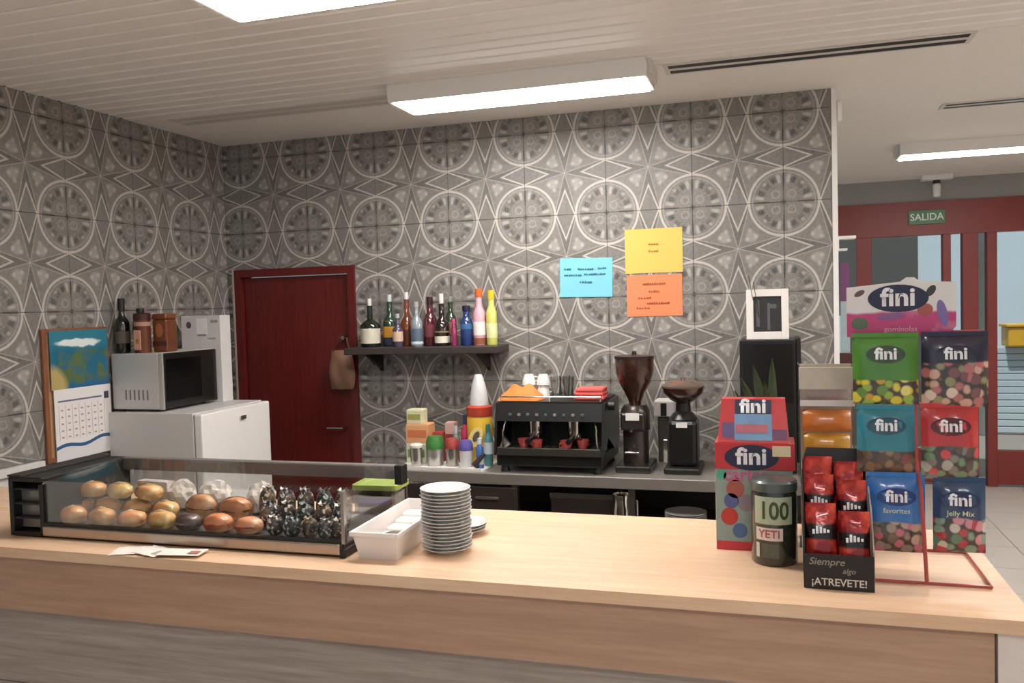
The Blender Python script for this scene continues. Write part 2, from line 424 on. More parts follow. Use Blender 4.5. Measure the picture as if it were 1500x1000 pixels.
tag(B().box(3.521, 3.605, .03, .13, 2.012, 2.026).box(3.521, 3.565, .03, .13, 1.955, 1.965).box(3.521, 3.526, .03, .13, 1.965, 2.012).make('wall_shelf', WHITE), 'white shelf edge peeking out beyond the tiled wall', 'shelf')
pn = thing('rollup_banner', 'narrow violet and pale blue banner beside tiled wall end', 'banner', (3.567, .25, 0))
bx(-.022, .022, -.005, .005, 1.70, 1.90).make('violet_panel', M('#7d4a78', .5), pn)
bx(-.022, .022, -.005, .005, 1.43, 1.70).make('pale_panel', M('#a9bcc4', .5), pn)
bx(-.03, .03, -.02, .02, 1.36, 1.43, .004).make('foot_rail', M('#4a2020', .5), pn)
B().tube([(0, .02, 0), (0, .02, 1.4)], .012).make('pole', DARK, pn)
bx(-.035, .035, -.1, .1, 0, .02).make('base', DARK, pn)
tag(B().box(4.0, 4.95, 6.0, 6.25, 0, 1.5).box(3.9, 4.98, 5.95, 6.3, 1.5, 1.56).box(3.5, 4.78, 6.1, 6.3, 1.56, 3.0).make('street_kiosk', M('#57544f', .7, var=.15)), 'dark grey kiosk outside behind the left glass pane', 'kiosk')
# ================================================================== BAR COUNTER
BZ = 1.10
BEECH = wood('beech_laminate', '#d8b08e', '#e3c2a2', (1.2, 14, 14), 3, .38)
BEECH2 = wood('beech_fascia', '#a9856d', '#b8957c', (1.0, 16, 16), 3, .45)
GREYWOOD = wood('grey_oak_laminate', '#93857b', '#ada096', (.8, 18, 18), 3, .5)
bar = thing('bar_counter', 'long bar counter with beech top, brown fascia and grey wood front', 'counter', (0, 0, 0))
def roundrect(x0, x1, y0, y1, r, corners=(1, 1, 1, 1), n=6):
    p = []
    for k, (cx, cy, a0) in enumerate(((x0+r, y0+r, PI), (x1-r, y0+r, 1.5*PI), (x1-r, y1-r, 0), (x0+r, y1-r, .5*PI))):
        if not corners[k]: p.append(((x0, y0), (x1, y0), (x1, y1), (x0, y1))[k]); continue
        for i in range(n+1): a = a0+.5*PI*i/n; p.append((cx+r*math.cos(a), cy+r*math.sin(a)))
    return p
ct = B().prism(roundrect(.02, 3.685, -2.705, -2.045, .09, (0, 0, 1, 0)), 2, BZ-.028, BZ)
ct.make('countertop', BEECH, bar)
bx(.02, 3.615, -2.68, -2.655, .915, BZ-.028).make('fascia', BEECH2, bar)
for k in range(4): bx(.02, 3.60, -2.645, -2.62, .69-k*.225, .913-k*.225, .0015).make('front_board', GREYWOOD, bar)
bx(.02, 3.60, -2.62, -2.60, .0, BZ-.028).make('carcass', M('#9b8d80', .7), bar)
hw = thing('half_wall', 'white half wall with narrow wooden cap continuing right of bar', 'half wall', (3.62, -2.72, 0))
bx(.0, .9, .035, .09, 0, BZ-.029).make('panel', M('#dcd0c8', .6, var=.04), hw)
bx(.066, .9, .0, .115, BZ-.028, BZ-.001, .003).make('wood_cap', BEECH, hw)

# flyers lying at the front edge
for k, (px, py, rz, w, h, lab) in enumerate(((182, 812, .35, .10, .075, 'small white flyer at left, flat before the food display'), (222, 811, -.3, .10, .07, 'crumpled pale flyer in the middle, before the food display'), (262, 815, .15, .12, .06, 'white flyer with red corner print before the food display'))):
    p = at(px, py, 2, BZ)
    f = B(); n = 5; vs = []; fs = []
    for i in range(n+1):
        for j in range(2): vs.append((-w/2+w*i/n, -h/2+h*j, .0012+.0016*abs(math.sin(i*1.7+k))))
    for i in range(n): fs.append((2*i, 2*i+2, 2*i+3, 2*i+1))
    f._add(vs, fs)
    vs2 = [(a, b_, c+.0007) for a, b_, c in vs]; f._add(vs2, fs)
    p.y = max(p.y, -2.665); p.x += .0*k
    o = tag(f.make('flyer', M('#e8dcd2', .6), None, (p.x, p.y, BZ+.0005+k*.0022), (0, 0, rz)), lab, 'flyer', 'flyers on the counter edge')
    bx(w*.18, w*.42, -h*.3, h*.1, .0042, .0046).make('print', M('#9d6a60' if k == 2 else '#a8a09a', .6), o)

# ================================================================== REFRIGERATED FOOD DISPLAY
VX0, VX1, VY0, VY1, VZ = 1.07, 2.16, -2.60, -2.25, 1.275
vt = thing('food_display_case', 'low glass food display case with steel trim on bar', 'display case', (VX0, VY0, BZ))
L, D, H = VX1-VX0, VY1-VY0, VZ-BZ
HS = .125                                              # compressor housing at the left end
B().box(HS, L, .0, D, .0, .022, .003).make('base', BLACK, vt)
B().box(HS, L-.012, -.006, .012, .006, .034, .003).make('front_trim', M('#b5a79c', .3, .9, .05), vt)
B().box(HS, L-.012, .0, .014, .034, .042).make('front_seal', BLACK, vt)
bx(HS, L-.01, .015, D-.01, .0225, .03).make('tray', M('#8d8884', .35, .8), vt)
h = B().box(.0, .016, .0, D, 0, H-.002, .004).box(HS-.014, HS, .0, .02, 0, H-.02, .003).box(.016, HS, .0, D, 0, .014).box(.016, HS, .0, D, H-.016, H-.002, .003)
h.box(HS-.006, HS, .02, D, 0.0, H-.016).box(.016, HS-.006, .05, D, .014, H-.016)
hou = h.make('compressor_housing', BLACK, vt)
for k in range(3): bx(.017, HS-.015, .004, .05, .05+k*.042, .056+k*.042, .002).make('grille_bar', DARK, hou)
B().box(.017, HS-.016, .03, .049, .02, .135).make('grille_panel', M('#8d8782', .4, .6), hou)
bx(HS-.002, L-.0065, D-.03, D, H-.04, H, .004).make('top_rail', M('#8a8580', .35, .5, .1), vt)
B().box(-.002, .05, .0, D, H-.002, H+.003, .001).make('top_cover', DARK, vt)
bx(HS, L-.008, .004, .009, .042, H-.012).make('front_glass', GLASS, vt)
B()._add([(HS, .004, H-.011), (L-.002, .004, H-.011), (L-.002, D-.03, H-.003), (HS, D-.03, H-.003), (HS, .004, H-.006), (L-.002, .004, H-.006), (L-.002, D-.03, H+.002), (HS, D-.03, H+.002)],
         [(0, 1, 2, 3), (4, 5, 6, 7), (0, 1, 5, 4), (2, 3, 7, 6), (0, 3, 7, 4), (1, 2, 6, 5)]).make('top_glass', GLASS, vt)
bx(L-.007, L-.002, .014, D-.03, .023, H-.011).make('end_glass', GLASS, vt)
bx(L-.0085, L+.001, -.001, .013, .034, H-.005, .001).make('corner_post', M('#a8a09a', .3, .9), vt)
bx(L-.012, L+.004, -.008, D, .0, .0225, .002).make('end_foot', BLACK, vt)
bx(L-.006, L+.02, D-.034, D+.004, H-.055, H+.002, .003).make('rail_end_cap', BLACK, vt)
bx(HS, L-.008, D-.012, D-.008, .03, H-.04).make('rear_sliding_glass', GLASS, vt)
# food inside
FZ = BZ+.0305
def plast(c, **k): return M(c, .32, var=.3, scale=40, coat=.7, **k)
_cr = {}
WRAP = glass('cling_film', (.97, .97, .97, 1), .9); WRAP.node_tree.nodes['Glossy BSDF'].inputs['Roughness'].default_value = .22
def crust(c):
    if c in _cr: return _cr[c]
    m, nt, b = newmat('bread_crust'); X.nt = nt; co, (x, y, z) = objco(nt); n = noise(nt, co, 22, 4); n2 = noise(nt, co, 60, 2)
    base = lin(c); base = (min(.9, base[0]*1.3), base[1]*1.06, base[2]*1.05, 1)
    pale = tuple(min(.85, q*1.35+.05) for q in base[:3])+(1,); deep = (base[0]*.85, base[1]*.60, base[2]*.40, 1)
    col = mixc(nt, clamp01((n-.42)*4), base, pale); col = mixc(nt, clamp01((n2-.5)*3+(n-.5)*3+(z-.04)*11)*.55, col, deep)
    nt.links.new(col, b.inputs['Base Color']); b.inputs['Roughness'].default_value = .45; b.inputs['Coat Weight'].default_value = .4
    bp = nt.nodes.new('ShaderNodeBump'); bp.inputs['Strength'].default_value = .5; bp.inputs['Distance'].default_value = .006
    nt.links.new(n.k, bp.inputs['Height']); nt.links.new(bp.outputs[0], b.inputs['Normal']); _cr[c] = m; return m
def bun(px, y, w, d, hh, rz, c, name, lab, cat, group, top=None, kind='bun', z=0):
    p = at(px, 760, 1, y); p = Vector((p.x, y, FZ+z))
    t = thing(name, lab, cat, p, rz, group)
    b = B().ball((0, 0, 0), 1, 1, 1, 3, wob=.02)
    for v in b.bm.verts:
        q = v.co; rr = math.hypot(q.x, q.y)
        k1 = .92+.07*math.sin(q.x*5+px)*(1-abs(q.x))+.05*math.sin(q.y*7+px)
        z_ = (abs(q.z)**.75)*(1 if q.z > 0 else -1)
        if kind == 'bun' and q.z > .3: z_ -= .10*math.exp(-((q.x-q.y*.5)*5)**2)
        v.co = (q.x*w/2*k1, q.y*d/2*k1, max(0, hh*(.42+.5*z_)))
    b.make('crust', crust(c), t, smooth=True)
    if kind == 'bun':
        f = B().tube([(-w*.30, -d*.2, hh*.80), (0, -d*.05, hh*.90), (w*.30, d*.12, hh*.78)], .004, 6, [.001, .005, .001])
        f.make('score_line', M('#e9d3a6', .5), t, smooth=True)
    if kind != 'muffin':
        q_ = B().ball((0, 0, hh*.47), w*.515, d*.53, hh*.49, 3, wob=.03)
        for v in q_.bm.verts: v.co.z = max(v.co.z, .0002)
        q_.make('plastic_wrap', WRAP, t)
    if kind == 'sandwich':
        B().ball((0, -d*.05, hh*.42), w*.45, d*.45, hh*.10, 3, wob=.12).make('filling', M(top or '#8d3a30', .5, var=.5, scale=60), t, smooth=True)
    if kind == 'muffin':
        B().lathe([(w*.30, 0), (w*.42, hh*.42)], 14, cap=True).make('paper_cup', M('#3a2b22', .6), t)
        B().ball((w*.1, -d*.12, hh*.9), w*.14, d*.14, hh*.12, 1).make('glaze', M(top or '#d9cbb8', .2, coat=1), t, smooth=True)
    return t
G1 = 'wrapped rolls in the food display'
def atx(px, y): return at(px, 760, 1, y).x
for (px, y, w, hh, z, rz, c, lab) in (
        (119, -2.435, .09, .056, 0, .1, '#d9a063', 'leftmost golden wrapped roll at the back of the display'), (108, -2.54, .082, .055, 0, .25, '#d9a56b', 'leftmost small wrapped roll in front of the display'),
        (159, -2.435, .095, .056, 0, -.1, '#e2a45c', 'golden roll second from left at back of display'), (150, -2.54, .088, .054, 0, -.15, '#e3a768', 'golden roll second from left in front of display'),
        (202, -2.435, .095, .056, 0, .05, '#e8b070', 'bright yellow roll third from left at back of display'), (193, -2.54, .088, .05, 0, .2, '#dc9f6c', 'low tan roll third from left in front'),
        (244, -2.435, .092, .056, 0, -.1, '#dcb67c', 'pale roll fourth from left at back of display'), (237, -2.54, .090, .055, 0, -.1, '#e8b072', 'golden roll fourth from left in front of display'),
        (138, -2.43, .09, .05, .0525, .2, '#e2a868', 'golden roll lying on top of the two leftmost rear rolls'), (178, -2.43, .095, .05, .0525, -.15, '#ecba78', 'yellow roll lying on top of the middle rear rolls'), (221, -2.43, .092, .048, .0525, .1, '#dbb078', 'tan roll lying on top of the right rear rolls')):
    bun(px, y, w, .066, hh, rz, c, 'bread_roll', lab, 'bread', G1, z=z)
G2 = 'filled sandwiches in the food display'
for (px, y, w, hh, c, t_, lab) in ((297, -2.42, .108, .09, '#c9a27a', '#6a5136', 'tan filled sandwich behind the dark sandwich'), (276, -2.54, .085, .058, '#574a40', '#9d9388', 'dark filled sandwich in front, right of the rolls'),
        (320, -2.54, .09, .064, '#d08f62', '#b3483c', 'orange brown sandwich with dull red filling in front'), (346, -2.42, .108, .085, '#bd8e62', '#7d5a3a', 'brown sandwich with brown filling at the back'), (364, -2.54, .085, .058, '#cf9a70', '#c24a40', 'small sandwich with bright red filling in front')):
    bun(px, y, w, .062, hh*.85, random.uniform(-.2, .2), c, 'sandwich', lab, 'sandwich', G2, t_, 'sandwich')
G3 = 'dark wrapped cakes in the food display'
nm = ['beside the sandwiches', 'in the second column', 'in the third column', 'in the fourth column', 'next to the right glass']
def wrapper(c1, c2, c3):
    m, nt, b = newmat('glint_flecked_wrapper'); X.nt = nt; co, _ = objco(nt); n = noise(nt, co, 38, 2); n2 = noise(nt, co, 90, 2)
    col = mixc(nt, clamp01((n-.5)*14+.5), lin(c1), lin(c2)); col = mixc(nt, clamp01((n2-.58)*14), col, lin(c3))  # pale flecks are glints painted into the dark wrapper colour
    nt.links.new(col, b.inputs['Base Color']); b.inputs['Roughness'].default_value = .4; b.inputs['Coat Weight'].default_value = .35
    bp = nt.nodes.new('ShaderNodeBump'); bp.inputs['Strength'].default_value = .8; bp.inputs['Distance'].default_value = .006
    nt.links.new(n.k, bp.inputs['Height']); nt.links.new(bp.outputs[0], b.inputs['Normal']); return m
WR = [wrapper('#2a201d', '#4d3b33', '#cfc4b8'), wrapper('#25242c', '#5b4a40', '#d8d2cc'), wrapper('#33241f', '#6b5547', '#c9b48e'), wrapper('#20201f', '#3d4442', '#b7bdbb')]
def cake(x, y, w, hh, lab, k):
    t = thing('chocolate_cake', lab, 'cake', (x, y, FZ), random.uniform(-1, 1), G3)
    b = B().ball((0, 0, hh*.5), w*.5, w*.5, hh*.5, 3, wob=.05)
    for v in b.bm.verts: v.co.z = max(v.co.z, 0.0)
    b.make('wrapped_cake', WR[k % 4], t, smooth=True)
    f = B()
    for q in range(5):
        a0 = q*1.25; f._add([(0, 0, hh*.92), (w*.34*math.cos(a0), w*.34*math.sin(a0), hh*1.05), (w*.34*math.cos(a0+.8), w*.34*math.sin(a0+.8), hh*.98)], [(0, 1, 2)])
    f.make('wrapper_twist', M(('#a89c92', '#4d423c', '#8a7760', '#3f4446')[k % 4], .25, coat=.8), t)
for i in range(5):
    for j, y in enumerate((-2.55, -2.475, -2.395)):
        px = (403, 428, 453, 478, 502)[i]+(0, -8, -10)[j]+j*6*(i/4)
        x = min(atx(px, y), 2.118)
        cake(x, y, .049+.003*((i+j) % 2), .055+.02*j, 'dark %s wrapped cake %s, %s row of display' % (('low', 'mid-height', 'tall')[j], nm[i], ('front', 'middle', 'rear')[j]), i*3+j)
cd = thing('price_card', 'white and orange price card standing behind the rolls', 'card', at(225, 760, 1, -2.345).xy.to_3d()+Vector((0, 0, FZ)), -.1)
B().prism([(0, 0), (.0, .085), (.03, .085), (.03, .082), (.004, .0)], 0, -.06, .06).make('card_sheet', M('#e9e2dc', .5), cd)
bx(-.058, .0, -.0015, -.0004, .05, .08).make('orange_print', M('#dd9a3a', .5), cd)

# ================================================================== THINGS ON THE BAR, CENTRE
wbk = thing('bread_basket', 'white plastic bread tray next to the saucers', 'tray', (2.247, -2.43, BZ), .02)
def trayshell(b0, b1, t0, t1, h, th):
    b = B(); rings = []
    def ring(hx, hy, z): return [(-hx, -hy, z), (hx, -hy, z), (hx, hy, z), (-hx, hy, z)]
    R_ = [ring(b0, b1, 0), ring(t0, t1, h), ring(t0+.006, t1+.006, h), ring(t0+.006, t1+.006, h-.008), ring(t0-th+.002, t1-th+.002, h-.008+.008), ring(b0-th, b1-th, .004)]
    order = [R_[0], R_[1], R_[4], R_[5]]
    vs = [p for r_ in order for p in r_]; fs = [(3, 2, 1, 0), (12, 13, 14, 15)]
    for k in range(3):
        for i in range(4): fs.append((k*4+i, k*4+(i+1) % 4, (k+1)*4+(i+1) % 4, (k+1)*4+i))
    return b._add(vs, fs)
trayshell(.050, .165, .062, .185, .072, .004).make('tray_body', M('#e6dfda', .45, var=.04), wbk)
B().box(-.067, .067, -.19, -.185, .062, .074, .002).box(-.067, .067, .185, .19, .062, .074, .002).box(-.067, -.062, -.185, .185, .062, .074, .002).box(.062, .067, -.185, .185, .062, .074, .002).make('rim', M('#ece6e1', .4, var=.03), wbk)
nap = B()
for q in range(5):
    nap.box(-.040, .040, -.14+q*.055, -.09+q*.055, .004, .03+.006*q, .006)
tag(nap.make('paper_napkins', M('#efe8e2', .8, var=.05), None, (2.247, -2.43, BZ+.003), (0, 0, .02)), 'folded white napkins inside the white tray', 'napkins')
cu = B().ball((0, 0, .011), .026, .018, .011, 2, wob=.1)
tag(cu.make('dark_sachet', M('#4a3530', .4), None, (2.262, -2.525, BZ+.034), (0, 0, .4), smooth=True), 'small dark sachet lying on the napkins in the tray', 'sachet')
gt = thing('lidded_tub', 'clear plastic tub with lime green lid behind white tray', 'tub', (2.05, -2.16, BZ), .05)
B().prism(roundrect(-.07, .07, -.055, .055, .015), 2, 0, .085).make('tub_body', CLEAR, gt)
B().prism(roundrect(-.062, .062, -.047, .047, .012), 2, .004, .07).make('contents', M('#b9b3b4', .6, var=.4, scale=40), gt)
B().prism(roundrect(-.074, .074, -.059, .059, .017), 2, .085, .1).make('lid', M('#a9bb62', .4), gt)
bx(-.05, .05, -.057, -.0555, .045, .062).make('label_band', M('#7a6fae', .5), gt)
# stack of saucers
ORD = 'first second third fourth fifth sixth seventh eighth ninth tenth eleventh twelfth thirteenth fourteenth fifteenth sixteenth seventeenth eighteenth'.split()
sau = None
prof = [(.0, .004), (.032, .003), (.034, 0), (.038, 0), (.040, .004), (.063, .0125), (.0655, .0145), (.063, .0155), (.040, .0075), (.0, .0065)]
SC = (2.394, -2.486)
for i in range(18):
    off = (random.uniform(-.002, .002), random.uniform(-.002, .002))
    z = BZ+i*.0089
    if sau is None: sau = B().lathe(prof, 40).make('saucer', PORC, smooth=True); o = sau
    else: o = bpy.data.objects.new('saucer', sau.data); COL.objects.link(o)
    o.location = (SC[0]+off[0], SC[1]+off[1], z)
    lab = '%s white saucer from the top of the tall stack' % ORD[17-i] if 0 < i < 17 else ('topmost white saucer of the tall stack' if i else 'bottom white saucer of the tall stack, on the counter')
    tag(o, lab, 'saucer', 'saucers in the tall stack')
for i in range(3):
    o = bpy.data.objects.new('saucer', sau.data); COL.objects.link(o); o.location = (2.372+.003*i, -2.315, BZ+i*.0089)
    tag(o, ('lowest', 'middle', 'upper')[i]+' saucer of the short stack behind the tall one', 'saucer', 'saucers in the short stack')
for k, (px, y, w, lab) in enumerate(((268, -2.335, .09, 'crumpled white wrapping paper at the back, behind the rolls'), (318, -2.335, .10, 'crumpled white wrapping paper behind the sandwiches'), (385, -2.33, .085, 'crumpled pale wrapping paper behind the dark cakes'))):
    b = B().ball((0, 0, .045), w/2, .03, .05, 3, wob=.12)
    for v in b.bm.verts: v.co.z = max(v.co.z, 0)
    tag(b.make('wrapping_paper', M('#e3dad2', .45, var=.12, coat=.3), None, (atx(px, y), y, FZ), (0, 0, .2*k)), lab, 'paper', 'wrapping paper in the food display')
# ================================================================== LEFT CORNER: FRIDGE, MICROWAVE, CALENDAR
FR = (.02, .57, -1.06, -.48, 1.25)
fr = thing('fridge', 'white fridge in the left corner under the microwave', 'fridge', (FR[0], FR[2], 0))
w, d, hh = FR[1]-FR[0], FR[3]-FR[2], FR[4]
bx(0, w-.05, 0, d, .03, hh, .004).make('body', M('#d4d0cc', .45, var=.03), fr)
dr = bx(w-.044, w, .0, d, .05, hh-.004, .008).make('door', M('#eee9e5', .35, var=.02), fr)
bx(w+.0, w+.012, d*.52, d*.60, hh-.07, hh-.05, .003).make('latch', CHROME, dr)
bx(w-.051, w-.043, .005, d-.005, .04, hh-.01).make('gasket', M('#8f8a86', .6), fr)
for a in (.03, w-.09):
    for c in (.03, d-.07): bx(a, a+.04, c, c+.04, 0, .031).make('foot', DARK, fr)
MZ = 1.25
mw = thing('microwave', 'silver microwave with black door on top of the fridge', 'microwave', (.02, -1.025, MZ))
bx(0, .285, 0, .435, .012, .292, .006).make('casing', M('#cbc8c5', .4, .2, .04), mw)
md = bx(.2855, .305, .005, .43, .014, .29, .003).make('door', SATIN, mw)
bx(.305, .3065, .03, .30, .05, .26).make('window', M('#0d0c0c', .15), md)
for k in range(6): bx(.08+k*.026, .088+k*.026, -.0015, .001, .06, .11).make('vent_slot', M('#7c7874', .5), mw)
bx(.2855, .308, .0, .012, .012, .292, .002).make('front_edge', M('#c9c6c2', .3, .6), mw)
for a in (.03, .24):
    for c in (.03, .39): B().lathe([(.012, 0), (.014, .012)], 10, (a, c)).make('foot', BLACK, mw)
TZ = MZ+.2925
def bottle(name, lab, pos, prof, body, label=None, cap=None, neckz=None, group=None, lab_r=(0, 0), band=None, capn='cap', smooth=True):
    t = thing(name, lab, 'bottle', pos, random.uniform(-.2, .2), group)
    B().lathe(prof, 22).make('glass_body', body, t, smooth=True)
    def rad(z):
        for (r0, z0), (r1, z1) in zip(prof, prof[1:]):
            if z0 <= z <= z1 and z1 > z0: return r0+(r1-r0)*(z-z0)/(z1-z0)
        return prof[-1][0]
    if label:
        c, z0, z1 = label
        B().lathe([(rad(z0)+.0008, z0), (rad((z0+z1)/2)+.0008, (z0+z1)/2), (rad(z1)+.0008, z1)], 22, cap=False).make('label', c, t, smooth=True)
    if band:
        c, z0, z1 = band
        B().lathe([(rad(z0)+.0009, z0), (rad(z1)+.0009, z1)], 22, cap=False).make('band', c, t, smooth=True)
    if cap:
        c, z0, z1, rr = cap
        B().lathe([(rr, z0), (rr*1.04, (z0+z1)/2), (rr, z1)], 16).make(capn, c, t, smooth=True)
    return t
def wine(r=.037, h=.30, sh=.62, nr=.013):
    return [(r*.92, 0), (r, .006), (r, h*sh), (r*.85, h*(sh+.06)), (r*.45, h*(sh+.13)), (nr, h*(sh+.2)), (nr, h*.97), (nr*1.15, h*.975), (nr*1.15, h)]
DKG = M('#12100f', .2, var=.2, coat=.8)
p = at(168, 500, 1, -.96); bottle('wine_bottle', 'tall black bottle at the left end of the microwave top', (.05, -.97, TZ), wine(.036, .275, .55, .014), DKG, (M('#5e5148', .5), .05, .11), (M('#191514', .4), .215, .277, .017))
bottle('spirit_bottle', 'squat dark bottle with grey label beside black bottle', (.105, -.90, TZ), [(.034, 0), (.038, .01), (.038, .15), (.03, .19), (.016, .20), (.016, .215)], M('#2a1d19', .25, coat=.6), (M('#8b7f78', .5), .06, .12), (BLACK, .2, .225, .019))
tn = thing('coffee_tin', 'bronze tin with pale pink label on the microwave', 'tin', (.165, -.96, TZ))
B().lathe([(.040, 0), (.040, .165)], 24).make('tin_body', M('#6a3c2a', .35, .4), tn, smooth=True)
B().lathe([(.0415, .165), (.0415, .195), (.036, .20)], 24).make('lid', M('#4a2a20', .35, .4), tn, smooth=True)
B().lathe([(.0405, .135), (.0405, .155)], 24, cap=False).make('pale_band', M('#b58a74', .5), tn)
bx(-.018, .022, -.0435, -.0395, .015, .115, .004).make('pink_label', M('#d39d86', .5), tn)
B().oval(.002, .06, .010, .014, -.0437).make('label_mark', M('#a87a2a', .5), tn)
tn = thing('cocoa_tin', 'copper brown square tin right of the bronze tin', 'tin', (.235, -.88, TZ))
bx(-.042, .042, -.042, .042, 0, .165, .008).make('tin_body', M('#7d4a30', .35, .3, .25), tn)
bx(-.043, .043, -.043, .043, .165, .195, .008).make('lid', M('#8a5236', .35, .3), tn)
bx(-.0425, .0425, -.0432, -.0425, .03, .055).make('dark_band', M('#4e2a1c', .5), tn)
B().oval(0, .11, .022, .035, -.0425, .0012).make('label_oval', M('#a9683f', .5), tn)
# white carton behind the microwave
a = at(262, 457, 1, -.53); b_ = at(321, 457, 1, -.53)
cb = thing('appliance_carton', 'white printed carton standing behind the microwave', 'carton', (.10, -.583, MZ))
w = .25
bx(0, w, .0, .09, 0, .47, .002).make('carton_body', M('#dcd8d6', .6, var=.05), cb)
bx(.10, .165, -.0012, 0, .37, .455, .0).make('cup_print', M('#f2efee', .5), cb)
bx(.105, .16, -.002, -.0012, .36, .368).make('print_line', M('#8d8892', .5), cb)
B().oval(.05, .42, .016, .018, -.0002, .0012).make('dark_print', M('#565260', .5), cb)
bx(.19, .235, -.0012, 0, .43, .445).make('lettering_block', M('#a49c98', .5), cb)
bx(.17, .22, -.0012, 0, .34, .35).make('lettering_block', M('#b3a99a', .5), cb)
# notice board and calendar on the left wall
nb = thing('notice_board', 'brown wooden framed board on left wall behind the calendar', 'board', (0.001, -1.435, 1.06), PI/2)
bx(.02, .38, -.008, 0, .02, .60).make('backing', M('#b08a63', .8), nb)
for (x0, x1, z0, z1) in ((0, .024, 0, .62), (.376, .40, 0, .62), (.024, .376, 0, .022), (.024, .376, .6, .62)):
    bx(x0, x1, -.016, 0, z0, z1, .003).make('frame_rail', wood('rail_wood', '#7d4c30', '#935c3b', (14, 14, 1), 5), nb)
cl = thing('wall_calendar', 'wall calendar with blue seaside picture pinned over wooden board', 'calendar', (.0185, -1.40, 1.06), PI/2)
def cal_photo():
    m, nt, b = newmat('seaside_print'); X.nt = nt; co, (x, y, z) = objco(nt); n = noise(nt, co, 14, 4)
    zz = (z-.335)/.275 + (n-.5)*.12
    col = mixc(nt, clamp01((zz-.0)*6), lin('#1f5f92'), lin('#246a86'))
    land = clamp01((n-.44)*7)*soft((zz-.36).abs(), .30, .1)
    col = mixc(nt, land, col, lin('#5d6f3c'))
    sand = soft(hyp(x-.0, (zz-.02)*.25), .09, .03)
    col = mixc(nt, sand, col, lin('#b9a56a'))
    col = mixc(nt, clamp01((zz-.62)*8), col, lin('#357f92'))
    cl_ = soft(hyp((x-.17)/.13, (zz-.78)/.07), 1.0, .3)
    col = mixc(nt, cl_, col, lin('#e6efee'))
    nt.links.new(col, b.inputs['Base Color']); b.inputs['Roughness'].default_value = .3; return m
bx(0, .355, -.003, -.001, .335, .61).make('picture_sheet', cal_photo(), cl)
pg = bx(.01, .36, -.004, -.001, .07, .335).make('date_sheet', M('#e9e4e2', .6, var=.02), cl)
pr = B()
for i in range(7):
    for j in range(5):
        pr.box(.045+i*.04, .058+i*.04, -.0048, -.004, .105+j*.032, .112+j*.032)
for i in range(8): pr.box(.032+i*.04, .0335+i*.04, -.0046, -.004, .095, .26)
pr.make('date_print', M('#b98f8c', .6), pg)
B().box(.03, .30, -.0048, -.004, .275, .283).make('heading_line', M('#6d6d86', .6), pg)
bx(.315, .345, -.0048, -.004, .265, .30).make('small_picture', M('#4a4454', .6), pg)
wv = B(); pts = [(.01+.35*i/12, .052+.009*math.sin(i*.8)+.0016*i) for i in range(13)]
wv.prism(pts+[(x_, z_+.016) for x_, z_ in pts[::-1]], 1, -.005, -.0042).make('wave_print', M('#2f5a86', .5), cl)
bx(.01, .36, -.0038, -.001, .0, .07).make('footer_sheet', M('#dfdcdc', .6, var=.02), cl)
# bag hanging from the door handle
hb = thing('hanging_bag', 'tan cloth bag hanging on the red door', 'bag', at(500, 516, 1, -.055).xy.to_3d()+Vector((0, 0, 1.265)))
def pillow(w, h, t, n=10, m=12, p=4, back=.5):
    vs = []; fs = []
    for s_ in (1, -1):
        for j in range(m+1):
            for i in range(n+1):
                u_ = 2*i/n-1; v_ = 2*j/m-1
                y_ = t*(1-abs(u_)**p)*(1-abs(v_)**p)
                vs.append((u_*w/2, -y_ if s_ == 1 else y_*back, h*j/m))
    q = (n+1)*(m+1)
    for k in range(2):
        for j in range(m):
            for i in range(n):
                a_ = k*q+j*(n+1)+i; fs.append((a_, a_+1, a_+n+2, a_+n+1) if k == 0 else (a_, a_+n+1, a_+n+2, a_+1))
    b = B()._add(vs, fs); bmesh.ops.remove_doubles(b.bm, verts=b.bm.verts[:], dist=1e-6); return b
pl = pillow(.15, .23, .022)
for v in pl.bm.verts: v.co.x *= 1+.12*math.sin(v.co.z*20); v.co.y += .004*math.sin(v.co.x*60+v.co.z*25)
pl.make('bag_body', M('#8a6650', .8, var=.2, scale=14), hb, smooth=True)
B().tube([(-.05, 0, .22), (-.02, .015, .30), (.03, .015, .30), (.055, 0, .22)], .005).make('bag_handle', M('#6e503e', .8), hb, smooth=True)
B().lathe([(.012, -.02), (.012, .02)], 10).xf(Matrix.Translation((.005, .03, .30)) @ Matrix.Rotation(PI/2, 4, 'X')).make('hook', CHROME, hb)

# ================================================================== NOTICES ON THE BACK WALL
def notice(x0, x1, z0, z1, c, ink, lines, lab, tilt=0):
    t = thing('paper_notice', lab, 'notice', ((x0+x1)/2, -.0012, (z0+z1)/2), 0, 'coloured notices on the tiled wall'); t.rotation_euler.y = tilt
    w, h_ = (x1-x0)/2, (z1-z0)/2
    b = B(); n = 6; vs = []; fs = []
    for i in range(n+1):
        for z in (-h_, h_):
            c_ = .003*abs(i/n-.5)**2*4 * (1 if z < 0 else .6)
            vs += [(-w+2*w*i/n, -c_, z), (-w+2*w*i/n, -c_-.0006, z)]
    for i in range(n):
        a_ = 4*i
        fs += [(a_+1, a_+5, a_+7, a_+3), (a_, a_+2, a_+6, a_+4), (a_, a_+4, a_+5, a_+1), (a_+2, a_+3, a_+7, a_+6)]
    b._add(vs, fs).make('sheet', M(c, .6, var=.03), t)
    for (cx, cz, ww) in lines:
        n_ = max(2, int(ww/.012)); l_ = B()
        for q in range(n_):
            xx = cx-ww/2+ww*q/n_
            l_.box(xx, xx+ww/n_*random.uniform(.5, .95), -.0045, -.0039, cz-.004, cz+.004*random.uniform(.6, 1.4))
        l_.make('handwriting', M(ink, .7), t)
